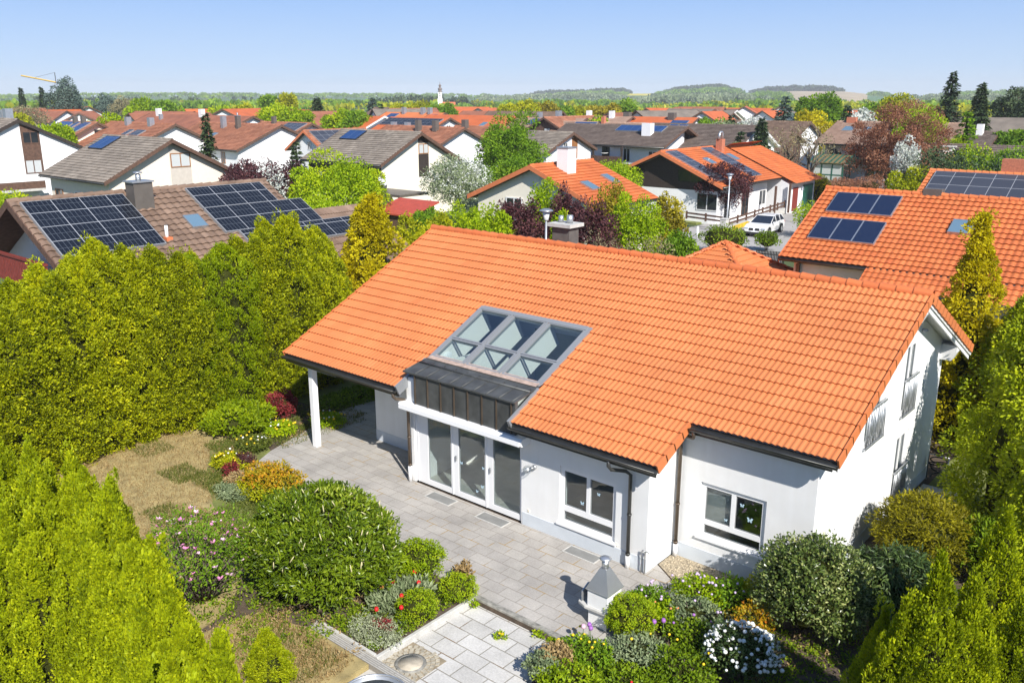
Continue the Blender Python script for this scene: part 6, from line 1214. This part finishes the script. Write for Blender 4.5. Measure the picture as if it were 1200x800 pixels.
# ================================================================== street lamps, car, fences
def street_lamp(p, h, label):
    t = thing('street_lamp', label, 'street lamp', (p[0],p[1],-.1), 0, 'street lamps')
    m = MB(); m.tube([(0,0,0),(0,0,1.0),(0,0,h-.5)],[.075,.065,.045],10); ob('pole', m, M['galv'], t)
    m = MB(); m.lathe((0,0,h-.5),[(.05,0),(.10,.06),(.16,.40)],14); ob('globe', m, plain('milky_lamp_glass',(.7,.72,.72),.3), t)
    m = MB(); m.lathe((0,0,h-.10),[(.16,0),(.30,.01),(.27,.05),(.10,.11),(.0,.12)],16); ob('cap', m, M['galv'], t)
p = at(851,273); street_lamp(p, 4.6, 'grey street lamp by the corner of the paddock fence and the white car')
p = at(990,211); street_lamp((p[0],p[1]), 3.6, 'small street lamp before the house with the green conservatory, right of its hedge')
_a=bearing(640,260); street_lamp((CAM[0]+36*math.sin(_a),CAM[1]+36*math.cos(_a)), 5.75, 'grey street lamp beyond the ridge between the dark red shrubs')
p = at(937,260); t = thing('bare_pole', 'thin pale pole by the street to the right of the white car', 'pole', (p[0],p[1],-.1)); m = MB(); m.tube([(0,0,0),(0,0,3.0)],.05); m.box(-.12,.12,-.02,.02,2.7,3.0); ob('post', m, M['galv'], t)
p = at(945,205); t = thing('bare_pole', 'slim pale pole in front of the house with the green conservatory', 'pole', (p[0],p[1],-.1)); m = MB(); m.tube([(0,0,0),(0,0,4.4)],.07); ob('post', m, M['galv'], t); m = MB(); m.lathe((0,0,4.4),[(.1,0),(.3,.25),(.25,.32),(0,.4)],10); ob('lamp_head', m, M['galv'], t)
# parked estate car
t = thing('parked_car', 'white estate car parked at the kerb beside the yellow marked wall', 'car', (-29.55,49.4,-.13), R(-90+6))
M['carpaint'] = plain('white_car_paint', (.78,.78,.78), .18, spec=.6); M['carglass'] = plain('tinted_car_glass', (.015,.02,.03), .04, spec=.9)
prof = [(-2.28,.32),(-2.33,.55),(-2.30,.80),(-2.22,1.02),(-1.95,1.42),(-1.0,1.47),(.05,1.44),(.95,.98),(1.6,.92),(2.18,.76),(2.33,.55),(2.32,.30)]
m = MB()
def ring(prof, hw, top):  # body loft with tumblehome
    n = len(prof); L_ = []
    for y,k in ((-1,0),(-.86,1),(.86,1),(1,0)):
        pass
lo = [(-2.30,.28),(-2.34,.55),(-2.30,.86),(-1.95,.95),(-.9,.96),(.95,.93),(1.62,.88),(2.16,.74),(2.34,.55),(2.30,.26)]
n = len(lo); m.smooth = False
def hwid(x): return .90 - .10*max(0,(abs(x)-1.7)/.65)**2
vs = [(x,-hwid(x)+(.05 if z>.9 else 0),z) for x,z in lo]+[(x,hwid(x)-(.05 if z>.9 else 0),z) for x,z in lo]
m.add(vs, [tuple(range(n)), tuple(range(n,2*n))[::-1]]+[(i,n+i,n+(i+1)%n,(i+1)%n) for i in range(n)])
ob('body', m, M['carpaint'], t, bevel=.05)
up = [(-2.20,.955),(-1.80,1.36),(-1.0,1.41),(-.05,1.38),(1.0,.935)]
m = MB(); vs = [(x,-.80 if z<1.2 else -.64,z) for x,z in up]+[(x,.80 if z<1.2 else .64,z) for x,z in up]; k = 5
m.add(vs, [tuple(range(k)), tuple(range(k,2*k))[::-1]]+[(i,k+i,k+(i+1)%k,(i+1)%k) for i in range(k)]); ob('cabin_glass', m, M['carglass'], t)
m = MB(); m.hexa([(-1.84,-.665,1.355),(0,-.655,1.38),(0,.655,1.38),(-1.84,.665,1.355),(-1.74,-.56,1.395),(-.1,-.56,1.425),(-.1,.56,1.425),(-1.74,.56,1.395)]); ob('car_roof', m, M['carpaint'], t, bevel=.015)
for sy in (-1,1):
    for (xa,za,xb,zb) in ((1.0,.93,-.05,1.38),(-.25,.95,-.3,1.40),(-1.2,.95,-1.25,1.40),(-2.18,.95,-1.80,1.36)):
        m = MB(); m.tube([(xa,sy*.81,za),(xb,sy*.655,zb)],.024,n=6); ob('pillar', m, M['carpaint'], t)
for x in (-1.42,1.42):
    for sy in (-1,1):
        m = MB(); m.cyl((x,sy*.70,.32),(x,sy*.905,.32),.325,n=20); wh = ob('wheel', m, M['black'], t)
        m = MB(); m.cyl((x,sy*.906,.32),(x,sy*.915,.32),.22,n=14); ob('rim', m, M['steel'], wh)
        m = MB(); m.cyl((x,sy*.80,.35),(x,sy*.897,.35),.385,n=20); ob('wheel_arch', m, M['black'], t)
for sy in (-1,1):
    m = MB(); m.box(2.20,2.33,sy*.66-.17,sy*.66+.17,.60,.71); ob('headlight', m, plain('headlight_glass',(.35,.4,.45),.05,spec=.9), t, bevel=.02)
    m = MB(); m.box(-2.34,-2.28,sy*.66-.17,sy*.66+.17,.72,.86); ob('taillight', m, plain('red_lamp',(.35,.02,.02),.2), t)
    m = MB(); m.box(.62,.80,sy*.98-.09,sy*.98+.09,.92,1.05); ob('wing_mirror', m, M['carpaint'], t, bevel=.03)
    m = MB(); m.box(2.345,2.352,sy*.24-.17,sy*.24+.17,.52,.70); ob('grille', m, M['black'], t)
m = MB(); m.box(2.325,2.345,-.75,.75,.28,.40); ob('air_intake', m, M['black'], t)
m = MB(); m.box(2.353,2.362,-.26,.26,.40,.50); ob('number_plate', m, M['white'], t)
# brown rail fence on a low wall along the street
def rail_fence(pts, label, wall=True):
    t = thing('rail_fence', label, 'fence', (pts[0][0],pts[0][1],-.1))
    for (a,b) in zip(pts,pts[1:]):
        a,b = np.array(a)-pts[0], np.array(b)-pts[0]; d = b-a; Ln = np.linalg.norm(d); e = d/Ln; nn = np.array([-e[1],e[0]])
        def bar(x0,x1,w,z0,z1,name,mat):
            m = MB(); P = [a+e*x0-nn*w, a+e*x1-nn*w, a+e*x1+nn*w, a+e*x0+nn*w]; m.hexa([(*q,z0) for q in P]+[(*q,z1) for q in P]); ob(name, m, mat, t)
        if wall: bar(0,Ln,.12,0,.5,'low_wall',M['concrete'])
        for z in (.62,.92): bar(0,Ln,.025,z,z+.14,'rail',M['wood_m'])
        for k in range(int(Ln/2.0)+1): bar(k*2.0-.06,k*2.0+.06,.06,.5,1.15,'post',M['wood_m'])
fa = [tuple(at(853,271)[:2]), tuple(at(953,237)[:2])]; rail_fence(fa, 'long brown rail fence on a low wall running beside the parked white car')
t = thing('yellow_band','worn yellow marking band painted on the low wall beside the street lamp','marking',(fa[0][0],fa[0][1],-.1)); d = (np.array(fa[1])-fa[0]); d /= np.linalg.norm(d); nn=np.array([d[1],-d[0]])*.127
m = MB(); P=[d*.5+nn, d*5.5+nn, d*5.5+nn*1.06, d*.5+nn*1.06]; m.hexa([(*q,.06) for q in P]+[(*q,.44) for q in P]); ob('paint_band', m, plain('worn_yellow_paint',(.62,.42,.03),.8,noise=.3,scale=2), t)
fb = [tuple(at(804,262)[:2]), tuple(at(846,268)[:2])]; rail_fence(fb, 'short brown rail fence facing the driveway, left of the street lamp', False)
p = at(848,274); t = thing('gate_pillar','pale concrete gate pillar at the fence corner by the street lamp','pillar',(p[0],p[1],-.1)); m = MB(); m.box(-.25,.25,-.25,.25,0,1.2); ob('shaft', m, M['concrete'], t, bevel=.02); m = MB(); m.box(-.29,.29,-.29,.29,1.202,1.28); ob('coping', m, M['concrete'], t, bevel=.02)
p = at(817,279); t = thing('bollard','short white bollard on the driveway left of the street lamp','bollard',(p[0],p[1],-.1)); m = MB(); m.cyl((0,0,0),(0,0,.9),.09,n=10); m.ball((0,0,.9),.09); ob('post', m, M['white'], t)
# dark bar gate behind the small tiled roof
a, b = at(885,318)[:2], at(917,321)[:2]; t = thing('bar_gate','dark metal bar gate across the drive beside the small orange roof','gate',(a[0],a[1],-.1)); m = MB(); v=(b-a); n=18
for k in range(n+1): q = v*k/n; m.box(q[0]-.025,q[0]+.025,q[1]-.025,q[1]+.025,.05,1.4)
ob('bars', m, M['black'], t); m = MB()
for z in (.2,1.2): m.tube([(0,0,z),(v[0],v[1],z)],.03)
ob('rail', m, M['black'], t)
# ================================================================== church tower and crane, far off
cx = at(516,124.5,2)[:2]; cx = CAM[:2] + (cx-CAM[:2])/np.linalg.norm(cx-CAM[:2])*700
t = thing('church', 'white church tower with onion dome and orange nave roof on the horizon', 'church', (cx[0],cx[1],0), R(40)); t.scale = (.72,.72,.685)
m = MB(); m.box(-2.5,2.5,-2.5,2.5,0,12.5); m.box(-1.9,1.9,-1.9,1.9,12.5,19.5); ob('tower', m, M['wwall'], t)
m = MB(); m.lathe((0,0,19.5),[(2.6,0),(2.6,.5),(1.4,1.4),(2.2,2.6),(2.3,3.6),(1.0,4.6),(.9,5.6),(1.5,6.4),(1.2,7.4),(.35,8.2),(.2,9.6),(.05,11)],12); ob('onion_dome', m, plain('dark_copper_dome',(.16,.12,.1),.5,noise=.3), t)
m = MB()
for zz in (14.5,17): 
    for sy in (-1,1): m.box(-.5,.5,sy*1.95-.05,sy*1.95+.05,zz,zz+1.4); m.box(sy*1.95-.05,sy*1.95+.05,-.5,.5,zz,zz+1.4)
ob('belfry_opening', m, M['black'], t)
m = MB(); m.box(2.5,16,-5,5,0,3.8); ob('nave', m, M['wwall'], t); m = MB(); m.prism([(-5.5,3.8),(5.5,3.8),(0,8.6)],'x',2.5,16.3); ob('nave_roof', m, plain('far_orange_roof',(.55,.14,.05),.8), t)
cx = CAM[:2] + np.array([math.sin(bearing(66,100)),math.cos(bearing(66,100))])*420
t = thing('tower_crane', 'thin tower crane with yellow jib above the far roofs', 'crane', (cx[0],cx[1],0), math.atan2(*_rt[1::-1]))
m = MB()
for sx in (-.4,.4):
    for sy in (-.4,.4): m.tube([(sx,sy,0),(sx,sy,15.5)],.09,n=4)
for k in range(15): s=(-1)**k; m.tube([(-.4*s,-.4,k),(.4*s,-.4,k+1)],.05,n=4); m.tube([(-.4,.4*s,k),(-.4,-.4*s,k+1)],.05,n=4)
ob('mast', m, M['galv'], t)
m = MB(); m.tube([(0,0,15.6),(-7,0,17.0),(-14,0,18.3)],.28,n=4); ob('jib', m, plain('crane_yellow',(.6,.38,.05),.6), t)
m = MB(); m.tube([(0,0,15.6),(0,0,19.5)],.16,n=4); m.tube([(0,0,19.5),(-9,0,17.4)],.05,n=4); m.tube([(0,0,15.6),(3,0,15.6)],.2,n=4); ob('tower_head', m, M['gutter'], t)
# ================================================================== light
SUN = Vector((1.0,-.53,.90)).normalized()
w = bpy.data.worlds.new('World'); scene.world = w; w.use_nodes = True
N = w.node_tree.nodes; L = w.node_tree.links; bg = N['Background']
sky = N.new('ShaderNodeTexSky'); sky.sky_type = 'NISHITA'; sky.sun_disc = False
sky.sun_elevation = math.asin(SUN.z); sky.sun_rotation = math.atan2(SUN.x, SUN.y)
sky.altitude = 450; sky.air_density = 1.0; sky.dust_density = .2; sky.ozone_density = 4.0
tc = N.new('ShaderNodeTexCoord'); sx = N.new('ShaderNodeSeparateXYZ'); cx = N.new('ShaderNodeCombineXYZ')
L.new(tc.outputs['Generated'], sx.inputs[0]); L.new(sx.outputs['X'], cx.inputs['X']); L.new(sx.outputs['Y'], cx.inputs['Y'])
ma = N.new('ShaderNodeMath'); ma.operation = 'MULTIPLY_ADD'; L.new(sx.outputs['Z'], ma.inputs[0]); ma.inputs[1].default_value = 1.25; ma.inputs[2].default_value = .13
L.new(ma.outputs[0], cx.inputs['Z']); L.new(cx.outputs[0], sky.inputs['Vector'])   # clear dry air: the dusty yellow band at the horizon is skipped
rp_ = N.new('ShaderNodeValToRGB'); e_ = rp_.color_ramp.elements; k_ = 1/(1.495*.13)
e_[0].position = 0; e_[0].color = (.72*k_,.82*k_,.92*k_,1); e_[1].position = .10; e_[1].color = (.37*k_,.58*k_,.97*k_,1); e2 = e_.new(.03); e2.color = (.57*k_,.73*k_,.94*k_,1)
mr_ = N.new('ShaderNodeMapRange'); mr_.inputs['From Min'].default_value = .10; mr_.inputs['From Max'].default_value = .24; mr_.inputs['To Min'].default_value = .85; mr_.inputs['To Max'].default_value = 0
L.new(sx.outputs['Z'], rp_.inputs['Fac']); L.new(sx.outputs['Z'], mr_.inputs['Value']); mx_ = N.new('ShaderNodeMix'); mx_.data_type = 'RGBA'
L.new(mr_.outputs[0], mx_.inputs['Factor']); L.new(sky.outputs[0], mx_.inputs['A']); L.new(rp_.outputs['Color'], mx_.inputs['B'])   # pale spring haze low in the sky
L.new(mx_.outputs['Result'], bg.inputs['Color']); bg.inputs['Strength'].default_value = .13
sd = bpy.data.lights.new('sun','SUN'); sd.energy = 4.9; sd.angle = R(.55); sd.color = (1,.955,.89)
so = bpy.data.objects.new('sun', sd); COL.objects.link(so); so.rotation_euler = SUN.to_track_quat('Z','Y').to_euler(); so.location = (20,-10,40)
scene.render.engine = 'CYCLES'; scene.view_settings.view_transform = 'Standard'; scene.view_settings.look = 'None'
scene.view_settings.exposure = 0.58; scene.view_settings.gamma = 1
scene.cycles.max_bounces = 8; scene.cycles.transparent_max_bounces = 12; scene.cycles.diffuse_bounces = 3; scene.cycles.glossy_bounces = 3
scene.cycles.use_denoising = True; scene.cycles.caustics_reflective = False; scene.cycles.caustics_refractive = False

# air over the valley: far trees and hills fade
hm = bpy.data.materials.new('thin_haze'); hm.use_nodes = True; hn = hm.node_tree.nodes; hl = hm.node_tree.links
for n_ in list(hn):
    if n_.type == 'BSDF_PRINCIPLED': hn.remove(n_)
pvn = hn.new('ShaderNodeVolumePrincipled'); pvn.inputs['Color'].default_value = (.93,.96,1,1); pvn.inputs['Density'].default_value = .00021; pvn.inputs['Anisotropy'].default_value = 0
hl.new(pvn.outputs[0], hn['Material Output'].inputs['Volume'])
m = MB(); m.box(-3500,3500,-3500,3500,-40,60); hz_ = ob('haze', m, hm); hz_['kind'] = 'stuff'
